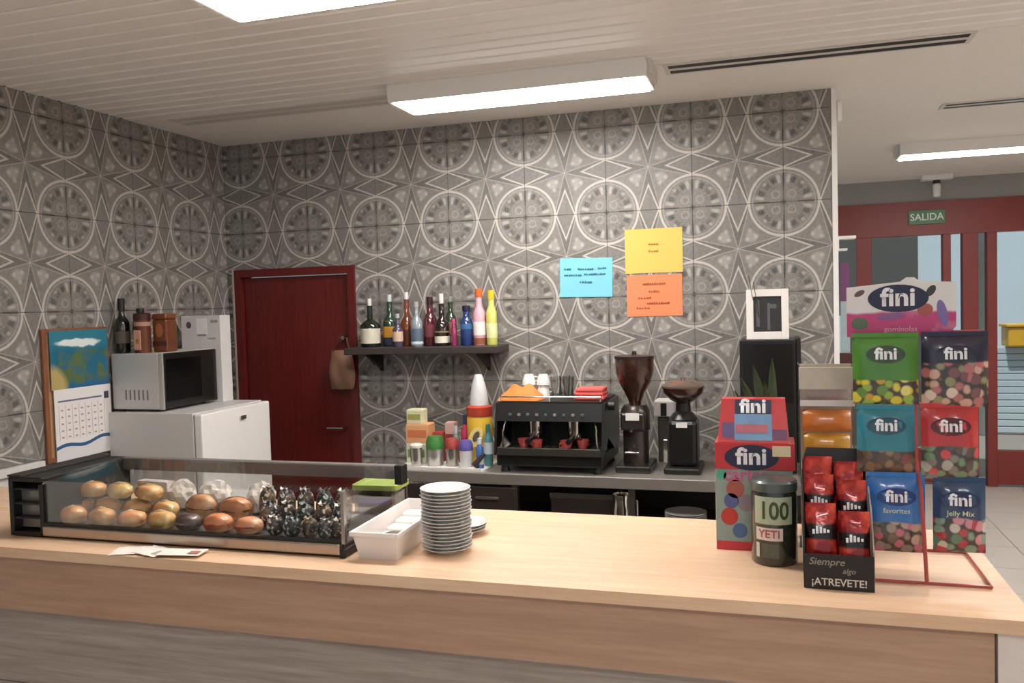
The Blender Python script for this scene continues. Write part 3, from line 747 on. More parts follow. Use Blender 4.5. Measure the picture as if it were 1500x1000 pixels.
notice(2.103, 2.39, 1.762, 1.972, '#7cc6d8', '#2f6c84', ((-.10, .045, .04), (.0, .045, .09), (.09, .048, .05), (-.07, .012, .10), (.05, .017, .12), (0, -.025, .07)), 'sky blue paper notice taped to the tiled wall', .02)
notice(2.461, 2.762, 1.878, 2.11, '#eebb5c', '#a9822e', ((0, .035, .055), (0, -.002, .055)), 'yellow paper notice above the orange one on wall', .0)
notice(2.466, 2.757, 1.650, 1.868, '#e6875a', '#a8542e', ((-.0, .062, .12), (.0, .022, .06), (-.05, -.012, .07), (.02, -.04, .12), (-.06, -.065, .07)), 'orange paper notice below the yellow one on wall', 0)

# ================================================================== BOTTLE SHELF
sf = thing('wall_shelf', 'dark floating shelf with liquor bottles right of red door', 'shelf', (.90, 0, 1.468))
bx(0, .90, -.235, -.0, .008, .046, .004).make('board', M('#3c3531', .45, var=.15), sf)
for x_ in (.12, .78): B().prism([(-.0, .0078), (-.19, .0078), (-.17, -.01), (-.02, -.08), (0, -.10)], 0, x_-.01, x_+.01).make('bracket', DARK, sf)
SZ = 1.5145
SG = 'liquor bottles on the dark shelf'
def glassm(c): return M(c, .12, var=.1, coat=.8)
def sb(px, y, lab, prof, body, label=None, cap=None, band=None):
    q = at(px, 495, 1, y); return bottle('liquor_bottle', lab, (q.x, y, SZ), prof, body, label, cap, None, SG, band=band)
def P2(r, h, sh, nr, base=0): return [(r*.93, 0), (r, .005), (r, h*sh), (r*.8, h*(sh+.06)), (nr, h*(sh+.15)), (nr, h)]
sb(543, -.107, 'dark green bottle with large cream label and white pourer, leftmost', P2(.056, .235, .52, .016), glassm('#16211c'), (M('#d9d0bd', .6), .02, .105), (M('#e8e6e0', .4), .215, .275, .011))
sb(572, -.048, 'green bottle with orange and cream label, second from left', P2(.040, .255, .55, .015), glassm('#23402f'), (M('#c88a2c', .5), .05, .145), (M('#c9d3d4', .3), .25, .295, .013), (M('#262b4c', .5), .006, .045))
sb(583, -.135, 'short pale labelled bottle in front of green bottle', P2(.029, .16, .6, .012), glassm('#4a4258'), (M('#d8b9a0', .6), .03, .085), (M('#aab4ae', .4), .15, .185, .011))
sb(597, -.055, 'amber rum bottle with clear neck and white pourer', P2(.036, .265, .50, .014), glassm('#7a3a1c'), (M('#5b2412', .5), .02, .09), (M('#e3e1dc', .3), .25, .305, .012))
sb(611, -.125, 'clear bottle with blue grey label between amber and red', P2(.034, .235, .58, .013), glassm('#8b9298'), (M('#5a6b7c', .5), .03, .10), (M('#a9a49c', .4), .22, .25, .014), (M('#c9d3d6', .5), .012, .028))
sb(631, -.07, 'dark red liqueur bottle with reddish brown neck', P2(.037, .25, .60, .017), glassm('#571c24'), (M('#7a3b44', .5), .05, .12), (M('#3b1d1f', .4), .23, .275, .018))
sb(648, -.12, 'brown square-labelled bottle with white pourer, centre right', P2(.042, .235, .52, .016), glassm('#26140f'), (M('#dcd4c2', .6), .018, .055), (M('#e6e6e2', .3), .225, .29, .012), (M('#8a7a5a', .5), .075, .083))
sb(661, -.04, 'green shouldered bottle behind the brown one', P2(.032, .25, .6, .014), glassm('#2d3a24'), (M('#8b5a4c', .5), .06, .13), (M('#8f8a84', .4), .24, .275, .014))
sb(665, -.148, 'slim magenta bottle squeezed beside the blue bottle', P2(.016, .13, .7, .009), glassm('#8d2454'), None, (M('#c94a80', .4), .125, .15, .01))
sb(684, -.09, 'broad blue bottle with dark cap, third from right', P2(.034, .20, .66, .018), glassm('#1d3a72'), (M('#3f6a98', .5), .09, .12), (M('#1d2040', .4), .19, .22, .022))
sb(703, -.085, 'white and pink bottle with orange neck, second from right', P2(.034, .285, .62, .017), glassm('#e0a8b4'), (M('#efe4e0', .5), .055, .13), (M('#d9682f', .4), .265, .31, .02), (M('#8e5038', .5), .006, .04))
sb(721, -.085, 'yellow green bottle with yellow cap, rightmost on shelf', P2(.030, .27, .66, .016), glassm('#cfd06a'), (M('#dfe0a8', .5), .04, .12), (M('#e0c22c', .4), .25, .30, .018))

# ================================================================== STEEL BACK COUNTER
KZ = .915
kc = thing('back_counter', 'stainless steel back counter under the coffee machine', 'counter', (1.36, -.62, 0))
KL = 2.09
bx(0, KL, 0, .615, KZ-.055, KZ, .004).make('worktop', STEEL, kc)
for x_ in (0.02, .62, 1.19, 1.62, KL-.05): bx(x_, x_+.03, .02, .05, 0, KZ-.055).make('post', steel('post_steel', '#8f8a85', .35, (60, 60, 1)), kc)
bx(0.02, KL-.02, .59, .61, .0, KZ-.055).make('rear_panel', M('#3a3431', .6), kc)
bx(0.02, KL-.02, .03, .59, .615, .64).make('lower_shelf', M('#57504b', .4, .7), kc)
for k_ in range(2):
    dp = bx(.06+k_*.30, .34+k_*.30, .012, .03, .40, KZ-.07, .004).make('cabinet_door', M('#4a423d', .35, .5), kc)
    bx(.14+k_*.30, .26+k_*.30, -.004, .012, KZ-.13, KZ-.115, .003).make('handle', CHROME, dp)
# crockery under the counter
for i in range(10):
    o = bpy.data.objects.new('dinner_plate', sau.data); COL.objects.link(o); o.location = (2.80, -.48, .6405+i*.0089); o.scale = (1.5, 1.5, 1)
    tag(o, ORD[i]+' white plate from the bottom, stacked under the steel counter', 'plate', 'plates under the back counter')
cr = thing('storage_crate', 'open grey crate on the shelf under the steel counter', 'crate', (2.3, -.36, .6405))
B().box(-.16, .16, -.1, -.092, 0, .15).box(-.16, .16, .092, .1, 0, .15).box(-.16, -.152, -.092, .092, 0, .15).box(.152, .16, -.092, .092, 0, .15).box(-.152, .152, -.092, .092, 0, .008).make('crate_walls', M('#4f4843', .5), cr)
B().box(-.165, .165, -.106, -.1005, .13, .155).make('rim', M('#6b645e', .4), cr)
ck = thing('steel_pitcher', 'chrome milk pitcher under the steel counter beside post', 'pitcher', (2.50, -.50, .6405))
B().lathe([(.045, 0), (.05, .02), (.046, .10), (.04, .14), (.046, .17), (.044, .17), (.038, .14), (.04, .02), (0, .01)], 20).make('jug', CHROME, ck, smooth=True)
B().tube([(.042, 0, .15), (.075, 0, .14), (.075, 0, .07), (.046, 0, .05)], .006).make('handle', CHROME, ck, smooth=True)
# ================================================================== ESPRESSO MACHINE
RED = M('#b5332e', .35, coat=.4); 
em = thing('espresso_machine', 'black two-group espresso machine on the steel counter', 'coffee machine', (2.165, -.36, KZ))
B().box(-.265, .265, -.22, .20, .03, .09, .008).make('drip_base', BLACK, em)
for a in (-.23, .23):
    for c in (-.19, .16): B().lathe([(.022, 0), (.018, .031)], 12, (a, c)).make('foot', BLACK, em)
bx(-.25, .25, -.235, -.03, .09, .105, .003).make('drip_tray', M('#8f8a80', .3, .8), em)
for k in range(14): bx(-.235+k*.034, -.222+k*.034, -.225, -.04, .1052, .108).make('tray_bar', M('#6d685f', .3, .9), em)
bx(-.255, .255, -.24, -.228, .085, .125, .004).make('front_lip', M('#4a4641', .35, .5), em)
bx(-.25, .25, -.03, .20, .09, .30, .006).make('rear_body', M('#1c1918', .35), em)
bx(-.23, .23, -.034, -.0295, .12, .27).make('back_splash', M('#2f3a34', .25, .6), em)
hd_ = B().prism([(-.21, .25), (-.19, .335), (.20, .335), (.20, .29), (-.03, .29), (-.06, .25)], 0, -.262, .262).make('head_panel', BLACK, em)
for k in range(9): bx(-.2+k*.045, -.185+k*.045, -.212, -.204, .275, .288, .002).make('button', M('#8b8580' if k % 2 else '#4a6a70', .4), hd_)
for sx in (-1, 1): B().prism([(-.235, .085), (-.215, .20), (-.185, .335), (.20, .335), (.20, .085), (.05, .085), (-.10, .16)], 0, sx*.266-.006, sx*.266+.006).make('side_panel', M('#191615', .3), em)
bx(-.255, .255, -.18, .195, .3355, .342).make('cup_tray', M('#38342f', .4, .6), em)
rl = B().tube([(-.25, -.175, .365), (.25, -.175, .365)], .004)
for a in (-.25, 0, .25): rl.tube([(a, -.175, .342), (a, -.175, .366)], .004, 6)
rl.make('cup_rail', CHROME, em)
for gx in (-.09, .11):
    g = B().lathe([(.036, .185), (.038, .25)], 18, (gx, -.12)).make('group_head', CHROME, em, smooth=True)
    pf = B().lathe([(.030, .155), (.034, .185)], 18, (gx, -.12)).make('portafilter', CHROME, em, smooth=True)
    B().tube([(gx, -.15, .17), (gx, -.2, .165), (gx, -.27, .16)], .011, 10, [.008, .012, .013]).make('handle', BLACK, pf, smooth=True)
for sx in (-1, 1):
    B().tube([(sx*.225, -.18, .25), (sx*.232, -.205, .2), (sx*.235, -.20, .12)], .005).make('steam_wand', CHROME, em, smooth=True)
B().lathe([(.022, 0), (.022, .03)], 14).xf(Matrix.Translation((.275, -.10, .315)) @ Matrix.Rotation(PI/2, 4, 'Y')).make('steam_knob', BLACK, em, smooth=True)
CUPP = [(.022, 0), (.024, .004), (.033, .03), (.036, .055), (.034, .055), (.031, .03), (.02, .006), (0, .005)]
redcup = None
for k, (gx, gy, lab) in enumerate(((-.15, -.125, 'small red cup on drip tray, leftmost'), (-.075, -.165, 'small red cup under the left coffee group'), (.075, -.165, 'small red cup under the right coffee group'), (.15, -.13, 'small red cup on drip tray, rightmost'))):
    t = thing('coffee_cup', lab, 'cup', (2.165+gx, -.36+gy, KZ+.1085), random.uniform(0, 6), 'red cups on the drip tray')
    B().lathe([(r_*.85, z_*.8) for r_, z_ in CUPP], 20).make('cup_body', M('#c2504c', .3, coat=.4), t, smooth=True)
    B().tube([(.028, 0, .036), (.044, 0, .032), (.044, 0, .016), (.026, 0, .012)], .003, 6).make('handle', M('#c2504c', .3, coat=.4), t, smooth=True)
# on top of the machine
TOPZ = KZ+.3425
oc = thing('orange_cloth', 'crumpled orange cloth on top left of espresso machine', 'cloth', (1.995, -.435, TOPZ))
b = B(); n, m_ = 18, 10; vs = []; fs = []
for j in range(m_+1):
    for i in range(n+1):
        u_, v_ = 2*i/n-1, 2*j/m_-1; e = (1-abs(u_)**3)*(1-abs(v_)**3)
        z = e*(.062+.010*math.sin(i*.8+j*.7)+.008*math.sin(j*1.3-i*.5))+.001
        vs.append((u_*.115*(1-.1*abs(v_)), v_*.085, max(z, .001)))
for j in range(m_):
    for i in range(n): a_ = j*(n+1)+i; fs.append((a_, a_+1, a_+n+2, a_+n+1))
b._add(vs, fs); b._add([(x_, y_, .0006) for x_, y_, z_ in vs], fs)
b.make('fabric', M('#e2813f', .85, var=.15, scale=15), oc, smooth=True)
b = B(); vs = []; fs = []
pc = thing('red_cloth', 'folded coral red cloth on top right of espresso machine', 'cloth', (2.345, -.40, TOPZ))
for q in range(3): bx(-.075+.004*q, .075-.003*q, -.07, .06, .001+q*.019, .0195+q*.019, .006).make('cloth_fold', M('#e0615a', .8, var=.1), pc)
cupm = None
for k, (cx, cy, cz, lab) in enumerate(((1.985, -.27, 0, 'white upturned cup at left behind the orange cloth'), (2.065, -.275, 0, 'white upturned cup at right behind the orange cloth'), (1.988, -.272, .0565, 'white cup stacked on left upturned cup'), (2.066, -.273, .0565, 'white cup stacked on right upturned cup'))):
    t = thing('white_cup', lab, 'cup', (cx, cy, TOPZ+cz), random.uniform(0, 6), 'white cups on the machine')
    B().lathe([(r_, .055-z_) for r_, z_ in CUPP][::-1], 22).make('cup_body', M('#efe9e4', .25, coat=.3), t, smooth=True)
    B().tube([(.031, 0, .017), (.05, 0, .022), (.05, 0, .038), (.028, 0, .042)], .0035, 6).make('handle', M('#efe9e4', .25), t, smooth=True)
for k, (cx, cy, lab) in enumerate(((2.14, -.30, 'clear glass tumbler next to the white cups'), (2.205, -.30, 'clear glass tumbler next to the red cloth'), (2.172, -.24, 'clear glass tumbler at the rear of machine top'))):
    t = B().lathe([(.022, 0), (.03, .1), (.0285, .1), (.0205, .006), (0, .006)], 20).make('glass_tumbler', CLEAR, None, (cx, cy, TOPZ), smooth=True)
    tag(t, lab, 'glass', 'glasses on the machine')

# ================================================================== GRINDERS
HOP = M('#3b2018', .2, var=.2, coat=.6)
g1 = thing('coffee_grinder', 'tall steel coffee grinder with conical brown bean hopper', 'grinder', (2.56, -.40, KZ))
bx(-.085, .085, -.12, .12, 0, .035, .008).make('base', SATIN, g1)
B().lathe([(.062, .035), (.062, .19), (.07, .195), (.07, .29), (.055, .315)], 28).make('motor_body', M('#5a524d', .28, .8, .1), g1, smooth=True)
bx(-.058, .058, -.098, -.04, .20, .285, .01).make('doser', M('#2b2623', .25, coat=.4), g1)
bx(-.032, .032, -.0995, -.0982, .25, .285).make('white_sticker', M('#e6e1dc', .5), g1)
B().tube([(.0, -.098, .21), (.0, -.14, .205)], .006).make('lever', CHROME, g1)
B().tube([(-.03, -.06, .10), (-.03, -.13, .10), (.03, -.13, .10), (.03, -.06, .10)], .005).make('portafilter_fork', CHROME, g1)
hp = B().lathe([(.028, .315), (.032, .335), (.05, .375), (.075, .42), (.092, .475), (.094, .54), (.090, .54), (.088, .476), (.03, .345), (0, .345)], 30).make('hopper', HOP, g1, smooth=True)
B().lathe([(.097, .54), (.097, .553), (.012, .558), (.010, .575), (0, .576)], 30).make('hopper_lid', M('#2c1a15', .3), hp, smooth=True)
g2 = thing('coffee_grinder', 'shorter black coffee grinder with wide flat bean hopper', 'grinder', (2.79, -.40, KZ))
bx(-.085, .085, -.12, .12, 0, .03, .008).make('base', BLACK, g2)
bx(-.068, .068, -.075, .085, .03, .25, .02).make('motor_body', M('#171413', .3, var=.2), g2)
B().lathe([(.068, .25), (.05, .275), (.036, .285), (.034, .325)], 26).make('collar', M('#201b19', .3), g2, smooth=True)
bx(-.028, .024, -.0765, -.0752, .215, .240).make('white_sticker', M('#e2ddd8', .5), g2)
hp = B().lathe([(.034, .325), (.06, .34), (.095, .375), (.10, .40), (.096, .40), (.06, .345), (0, .335)], 30).make('hopper', HOP, g2, smooth=True)
B().lathe([(.102, .40), (.102, .408), (.07, .43), (.012, .436), (.01, .446), (0, .446)], 30).make('hopper_lid', M('#5b4a40', .25, coat=.6), hp, smooth=True)
kb = thing('milk_frother', 'white and grey boxed appliance between the two grinders', 'appliance', (2.668, -.14, KZ))
B().box(-.028, .028, -.06, .06, 0, .23, .006).make('body', M('#57504b', .35, .5), kb)
B().box(-.045, .06, -.075, .07, .2305, .31, .006).make('head', M('#d5cfc9', .4), kb)
bx(-.01, .02, -.0765, -.0752, .235, .30).make('dark_slot', BLACK, kb)
bx(.0, .026, -.10, -.062, .002, .12, .004).make('chrome_tap', CHROME, kb)

# ================================================================== GROCERIES LEFT OF THE MACHINE
tr = thing('serving_tray', 'white tray under the sugar and tea boxes on steel counter', 'tray', (1.60, -.46, KZ))
B().prism(roundrect(-.24, .235, -.135, .135, .03), 2, 0, .008).make('tray_floor', WHITE, tr)
B().box(-.22, .22, -.138, -.132, .008, .016).box(-.22, .22, .132, .138, .008, .016).make('lip', WHITE, tr)
GZ = KZ+.0085
def carton(name, lab, x, y, w, d, h, c, stripe=None, rz=0, z=0, group='tea and sugar boxes by the coffee machine', cat='box'):
    t = thing(name, lab, cat, (x, y, GZ+z), rz, group)
    bx(-w/2, w/2, -d/2, d/2, 0, h, .002).make('box_body', M(c, .5, var=.12), t)
    if stripe: bx(-w*.42, w*.42, -d/2-.0012, -d/2, h*.3, h*.72).make('print_panel', M(stripe, .5), t)
    B().prism([(-w/2, h), (w/2, h), (w*.46, h+.004), (-w*.46, h+.004)], 1, -d*.45, d*.45).make('top_flap', M(c, .5, var=.05), t)
    return t
carton('sachet_box', 'pale green carton at the base of the tea boxes', 1.425, -.42, .11, .10, .10, '#c9cdb4', '#7d8a58')
carton('sachet_box', 'orange and tan carton in the tea box pile', 1.432, -.42, .125, .095, .095, '#d9a274', '#c9744e', z=.1045)
carton('sachet_box', 'small cream and olive box topping the tea boxes', 1.415, -.42, .085, .08, .07, '#d9d3b0', '#a3a058', z=.204)
carton('sachet_box', 'little red sachet box behind the green jar', 1.525, -.38, .06, .07, .15, '#a03a34', '#d9c9c0')
carton('sachet_box', 'pink and white sachet box, tall, behind the green jar', 1.585, -.365, .05, .06, .20, '#cba59c', '#8e3a38')
def cupjar(name, lab, x, y, r, h, body, lid=None, lidh=.03, cat='jar'):
    t = thing(name, lab, cat, (x, y, GZ), 0, 'jars and cups on the serving tray')
    B().lathe([(r*.86, 0), (r*.9, .004), (r, h), (r*.93, h), (r*.8, .006), (0, .006)], 22).make('wall', body, t, smooth=True)
    if lid is not None: B().lathe([(r*1.02, h), (r*1.04, h+lidh*.6), (r*.8, h+lidh), (0, h+lidh)], 22).make('contents_top', lid, t, smooth=True)
    return t
cupjar('sugar_jar', 'clear jar of green sachets on the white tray', 1.545, -.50, .045, .085, M('#b9b6b2', .15, .6), M('#3f7d3a', .5, var=.4), .065)
cupjar('spoon_cup', 'steel cup at the left front of white tray', 1.455, -.535, .032, .095, M('#b3aea8', .2, .8), M('#d9d4c6', .5), .02, 'cup')
cupjar('straw_cup', 'steel cup with red sachets on the white tray', 1.640, -.505, .036, .09, M('#a9a29d', .2, .8), M('#a2403c', .5, var=.5), .05, 'cup')
cupjar('stirrer_cup', 'white cup with violet sachets beside the yellow canister', 1.722, -.525, .034, .085, M('#d6d2d4', .3), M('#5d56a0', .5, var=.4), .05, 'cup')
cy = thing('cocoa_canister', 'big yellow cocoa canister with red lid and white cone top', 'canister', (1.755, -.40, GZ), 0)
B().lathe([(.062, 0), (.066, .006), (.066, .235), (.062, .245)], 28).make('yellow_body', M('#e0b43a', .4, var=.06), cy, smooth=True)
B().lathe([(.067, .245), (.067, .29), (.05, .30)], 28).make('red_lid', M('#b3402c', .4), cy, smooth=True)
B().lathe([(.050, .30), (.046, .34), (.036, .40), (.024, .44), (.018, .455), (0, .458)], 24).make('white_cone', M('#cfd0cf', .3, coat=.4), cy, smooth=True)
B().oval(.0, .14, .035, .055, -.0655, .0025, rot=-.5).make('logo_oval', M('#f0dc8a', .5), cy)
B().oval(.003, .145, .015, .03, -.0685, .001, rot=-.5).make('logo_mark', M('#6a5a50', .5), cy)
def smallb(x, y, r, h, c, capc, lab, label=None):
    bottle('syrup_bottle', lab, (x, y, GZ), [(r*.93, 0), (r, .004), (r, h*.66), (r*.5, h*.78), (r*.42, h*.82)], glassm(c), label, (M(capc, .4), h*.8, h, r*.5), None, 'small bottles by the coffee machine')
smallb(1.822, -.47, .022, .21, '#4f8a8e', '#3f7f88', 'teal bottle with pale label next to espresso machine', (M('#c9d6da', .5), .06, .12))
smallb(1.66, -.36, .024, .24, '#c2365c', '#3b3f5e', 'magenta and orange bottle left of the yellow canister', (M('#d8603a', .5), .03, .09))
smallb(1.628, -.415, .02, .19, '#6a8a80', '#b9c4c0', 'pale green small bottle in the sachet group')
smallb(1.80, -.54, .02, .15, '#3d63a0', '#d6dde4', 'short blue bottle with white cap by the canister', (M('#d5dbe2', .5), .02, .05))
sc = thing('ice_scoop', 'dark scoop leaning on the white tray edge', 'scoop', (1.78, -.575, GZ), .3)
B().tube([(.0, 0, .016), (.03, .0, .05), (.055, .0, .075)], .008, 8, [.017, .012, .008]).make('scoop_bowl', M('#2b2422', .4), sc, smooth=True)

# ================================================================== BLACK TOWER, FRAME, PLANT
bt = thing('drink_dispenser', 'tall black appliance at right end of steel counter', 'appliance', (3.19, -.33, KZ))
bx(-.135, .115, -.08, .20, 0, .62, .006).make('body', M('#151211', .35, var=.2), bt)
bx(.1155, .137, -.075, .16, .05, .628, .004).make('side_panel', M('#1d1917', .35), bt)
bx(-.12, .10, -.083, -.0805, .33, .60).make('front_panel', M('#0d0b0b', .2), bt)
bx(-.12, .10, -.13, -.081, .02, .05, .004).make('drip_tray', DARK, bt)
pf = thing('picture_frame', 'white framed black picture standing on the black appliance', 'picture frame', (3.182, -.36, KZ+.6205), .0, rx=-.06)
W2, H2 = .095, .235
for (x0, x1, z0, z1) in ((-W2, -W2+.032, 0, H2), (W2-.032, W2, 0, H2), (-W2+.032, W2-.032, 0, .036), (-W2+.032, W2-.032, H2-.034, H2)):
    bx(x0, x1, -.008, .008, z0, z1, .002).make('frame_rail', M('#ece5df', .4, var=.03), pf)
pic = bx(-W2+.032, W2-.032, -.001, .004, .036, H2-.034).make('picture', M('#2b2726', .4, var=.6, scale=40), pf)
B().box(-.05, -.035, -.0022, -.0011, .06, .185).box(.0, .012, -.0022, -.0011, .045, .17).box(.012, .04, -.0022, -.0011, .145, .165).make('figure_print', M('#5b5a60', .5), pic)
st = B()
for a in ((-.05, .0, .2), (-.075, -.005, .30), (-.055, .01, .27)): st.tube([(-.03, -.012, .1), (a[0]*.8, -.014, .2), a], .0018, 5)
tag(st.make('dry_twigs', M('#3b332d', .7), None, (3.176, -.372, KZ+.62+.0)), 'thin dark twigs leaning on the white picture frame', 'twigs')
pt = thing('potted_plant', 'dark green leafy plant behind the red candy boxes', 'plant', (3.205, -2.15, BZ))
B().lathe([(.035, 0), (.045, .11), (.048, .11), (.048, .12), (.04, .12), (.036, .1), (0, .1)], 20).make('pot', M('#3b322c', .6), pt, smooth=True)
LM = M('#46573a', .4, var=.4, scale=20)
for (dx, dy, hz, wid) in ((-.085, .0, .47, .016), (-.05, .02, .50, .018), (-.02, -.01, .45, .016), (.0, .03, .52, .014), (-.10, .03, .42, .014), (.035, -.01, .36, .016), (-.04, -.03, .41, .018)):
    vs = []; fs = []; n = 8
    for i in range(n+1):
        t_ = i/n; ww = wid*math.sin(PI*min(1, t_*.92+.08))**.7+.001
        cx, cy_, cz = dx*t_**1.6, dy*t_, .09+(hz-.09)*(t_-.12*t_*t_)
        vs += [(cx-ww, cy_, cz), (cx, cy_+.004, cz-.002), (cx+ww, cy_, cz)]
    for i in range(n): a_ = 3*i; fs += [(a_, a_+1, a_+4, a_+3), (a_+1, a_+2, a_+5, a_+4)]
    b = B()._add(vs, fs); b.make('leaf', LM, pt, smooth=True)
# ================================================================== CANDY BOXES ON THE BAR
NAVY = M('#1d2140', .4); LET = M('#ece9ee', .45, var=.02)
CR = M('#c0262b', .38, var=.08, coat=.2)
def logo(parent, cx, cz, y, size, oval=True, fn=None, col=NAVY):
    if oval:
        b = B().oval(cx, cz, size*1.12, size*.55, y, .0008)
        if fn:
            for v in b.bm.verts: v.co.y = fn(v.co.x, v.co.z)-.0006
        lg = b.make('logo_oval', col, parent)
    B().text('fini', size, cx, cz+size*.02, y-.001, .028, .0006, sx=1.08, fn=(lambda a, c: fn(a, c)-.0012) if fn else None).make('lettering', LET, parent)
fb = thing('candy_display_box', 'teal and red candy carton with red header under the small box', 'carton', (3.158, -2.335, BZ))
bx(-.092, .092, -.0, .10, 0, .205, .001).make('carton_body', M('#8fa39b', .5, var=.25, scale=18), fb)
bx(-.092, .092, -.0014, -.0002, .0, .022).make('red_base_band', M('#c2343f', .45), fb)
bx(-.0935, -.0925, .0, .10, .0, .205).make('white_side', M('#e4dcd8', .5), fb)
for (x_, z_, r_, c_) in ((-.045, .155, .022, '#a5564a'), (-.06, .085, .021, '#c23a2c'), (-.035, .05, .018, '#4d6a94'), (-.055, .125, .018, '#565f93'), (-.078, .19, .012, '#4fae90'), (-.02, .12, .02, '#8b7f8a')):
    B().oval(x_, z_, r_, r_*1.05, -.0002, .0012).make('candy_print', M(c_, .45, var=.25), fb)
bx(-.093, .098, -.006, .10, .2055, .272, .001).make('red_header', CR, fb)
logo(fb, -.005, .236, -.0062, .058, True)
bx(.045, .088, -.0076, -.0062, .240, .266).make('price_sticker', M('#e6d6b0', .5), fb)
B().text('caries', .046, -.02, .190, -.0004, .03, .001).make('pink_lettering', M('#c2608a', .5), fb)
f2 = thing('candy_display_box', 'small red candy carton with blue print on top of stack', 'carton', (3.158, -2.325, BZ+.2725))
B()._add([(-.086, -.012, 0), (.086, -.012, 0), (.086, .08, 0), (-.086, .08, 0), (-.077, .025, .105), (.077, .025, .105), (.077, .07, .105), (-.077, .07, .105)],
         [(0, 1, 5, 4), (1, 2, 6, 5), (2, 3, 7, 6), (3, 0, 4, 7), (4, 5, 6, 7), (3, 2, 1, 0)]).make('carton_body', CR, f2)
sl_ = math.atan2(.037, .105)
def onslope(b): return b.xf(Matrix.Translation((0, -.012, 0)) @ Matrix.Rotation(-sl_, 4, 'X'))
onslope(bx(-.045, .045, -.0012, -.0002, .006, .072)).make('blue_print', M('#6f93b8', .45, var=.3, scale=30), f2)
onslope(bx(-.042, .035, -.002, -.0013, .024, .046)).make('pink_band', M('#b0606c', .45, var=.3), f2)
onslope(bx(-.075, -.046, -.0014, -.0002, .012, .05)).make('violet_print', M('#5b4a78', .45, var=.3), f2)
onslope(bx(.046, .080, -.0014, -.0002, .008, .034)).make('violet_print', M('#6a3a5e', .45, var=.3), f2)
onslope(B().box(-.044, .044, -.0012, -.0002, .073, .109)).make('logo_plate', NAVY, f2)
onslope(B().text('fini', .050, 0, .091, -.0012, .03, .001, sx=1.08)).make('lettering', LET, f2)
# candy tub with 100 label
tb = thing('candy_tub', 'round dark candy tub marked 100 beside coffee carton', 'tub', (3.205, -2.408, BZ))
B().lathe([(.050, 0), (.053, .004), (.053, .165), (.050, .175)], 36).make('tub_wall', M('#2f3129', .25, var=.5, scale=30, coat=.7), tb, smooth=True)
B().lathe([(.0545, .175), (.0545, .195), (.05, .2), (0, .2)], 36).make('lid', M('#4a5450', .3, coat=.6), tb, smooth=True)
def curved(b, r):
    for v in b.bm.verts:
        a_ = v.co.x/r; k_ = r-v.co.y; v.co.x, v.co.y = k_*math.sin(a_), -k_*math.cos(a_)
    return b
def gridpanel(x0, x1, z0, z1, n=10):
    vs = []; fs = []
    for i in range(n+1): vs += [(x0+(x1-x0)*i/n, 0, z0), (x0+(x1-x0)*i/n, 0, z1)]
    for i in range(n): fs.append((2*i, 2*i+2, 2*i+3, 2*i+1))
    return B()._add(vs, fs)
curved(gridpanel(-.05, .045, .10, .165), .0536).make('pale_label', M('#aab39a', .4, var=.15), tb)
curved(gridpanel(-.046, .02, .062, .092), .0537).make('white_label', M('#d9ccc4', .4), tb)
curved(gridpanel(-.046, -.036, .02, .055, 2), .0537).make('white_mark', M('#d5cfc8', .4), tb)
curved(gridpanel(-.03, .01, .02, .055, 4), .0537).make('bar_print', M('#565a4c', .4, var=.5, scale=60), tb)
curved(B().text('100', .058, .0, .131, 0, .02, .0006, sx=.82), .0538).make('number', M('#3d4a20', .4), tb)
curved(B().text('YETI', .026, -.012, .077, 0, .02, .0006), .0540).make('red_lettering', M('#b04a52', .4), tb)
# black coffee snack carton with red packets
bc = thing('snack_display_carton', 'black open carton holding shiny red snack packets', 'carton', (3.337, -2.595, BZ), -.02)
cw = .07
BK = M('#171312', .5, var=.25)
B().box(-cw, cw, 0, .003, 0, .076).make('front_lip', BK, bc)
for sx in (-1, 1): B().prism([(.003, 0), (.003, .085), (.06, .16), (.185, .225), (.185, 0)], 0, sx*cw-.0015, sx*cw+.0015).make('side_wall', BK if sx < 0 else M('#9a8b7d', .6), bc)
B().box(-cw, cw, .185, .188, 0, .245).make('back_wall', BK, bc)
B().box(-cw+.002, cw-.002, .003, .185, 0, .003).make('carton_floor', BK, bc)
B()._add([(-cw, .186, .2455), (cw-.012, .186, .2455), (cw-.02, .19, .275), (-cw+.01, .19, .275), (-cw, .189, .2455), (cw-.012, .189, .2455), (cw-.02, .193, .275), (-cw+.01, .193, .275)],
         [(0, 1, 2, 3), (4, 5, 6, 7), (0, 1, 5, 4), (1, 2, 6, 5), (2, 3, 7, 6), (3, 0, 4, 7)]).make('back_flap', BK, bc)
GL = M('#8d857e', .5)
B().text('Siempre', .022, -.025, .060, -.0002, .012, .0008, shear=.25).make('script_lettering', GL, bc)
B().text('algo', .016, .02, .042, -.0002, .01, .0008, shear=.25).make('script_lettering', GL, bc)
B().text('¡ATREVETE!', .0225, .0, .016, -.0002, .015, .0008, sx=.98).make('white_lettering', M('#cfc7c0', .5), bc)
def packet_mat(seed):
    m, nt, b = newmat('red_foil'); X.nt = nt; co, (x, y, z) = objco(nt); n = noise(nt, co, 22, 3)
    col = mixc(nt, clamp01((n-.45)*6), lin('#8e1518'), lin('#e2503c'))
    band = soft((z+.001).abs(), .017, .006)
    col = mixc(nt, band, col, lin('#1b1213'))
    nt.links.new(col, b.inputs['Base Color']); b.inputs['Roughness'].default_value = .22; b.inputs['Metallic'].default_value = .25; b.inputs['Coat Weight'].default_value = .6
    bp = nt.nodes.new('ShaderNodeBump'); bp.inputs['Strength'].default_value = .6; bp.inputs['Distance'].default_value = .008
    nt.links.new(n.k, bp.inputs['Height']); nt.links.new(bp.outputs[0], b.inputs['Normal']); return m
PKM = packet_mat(1)
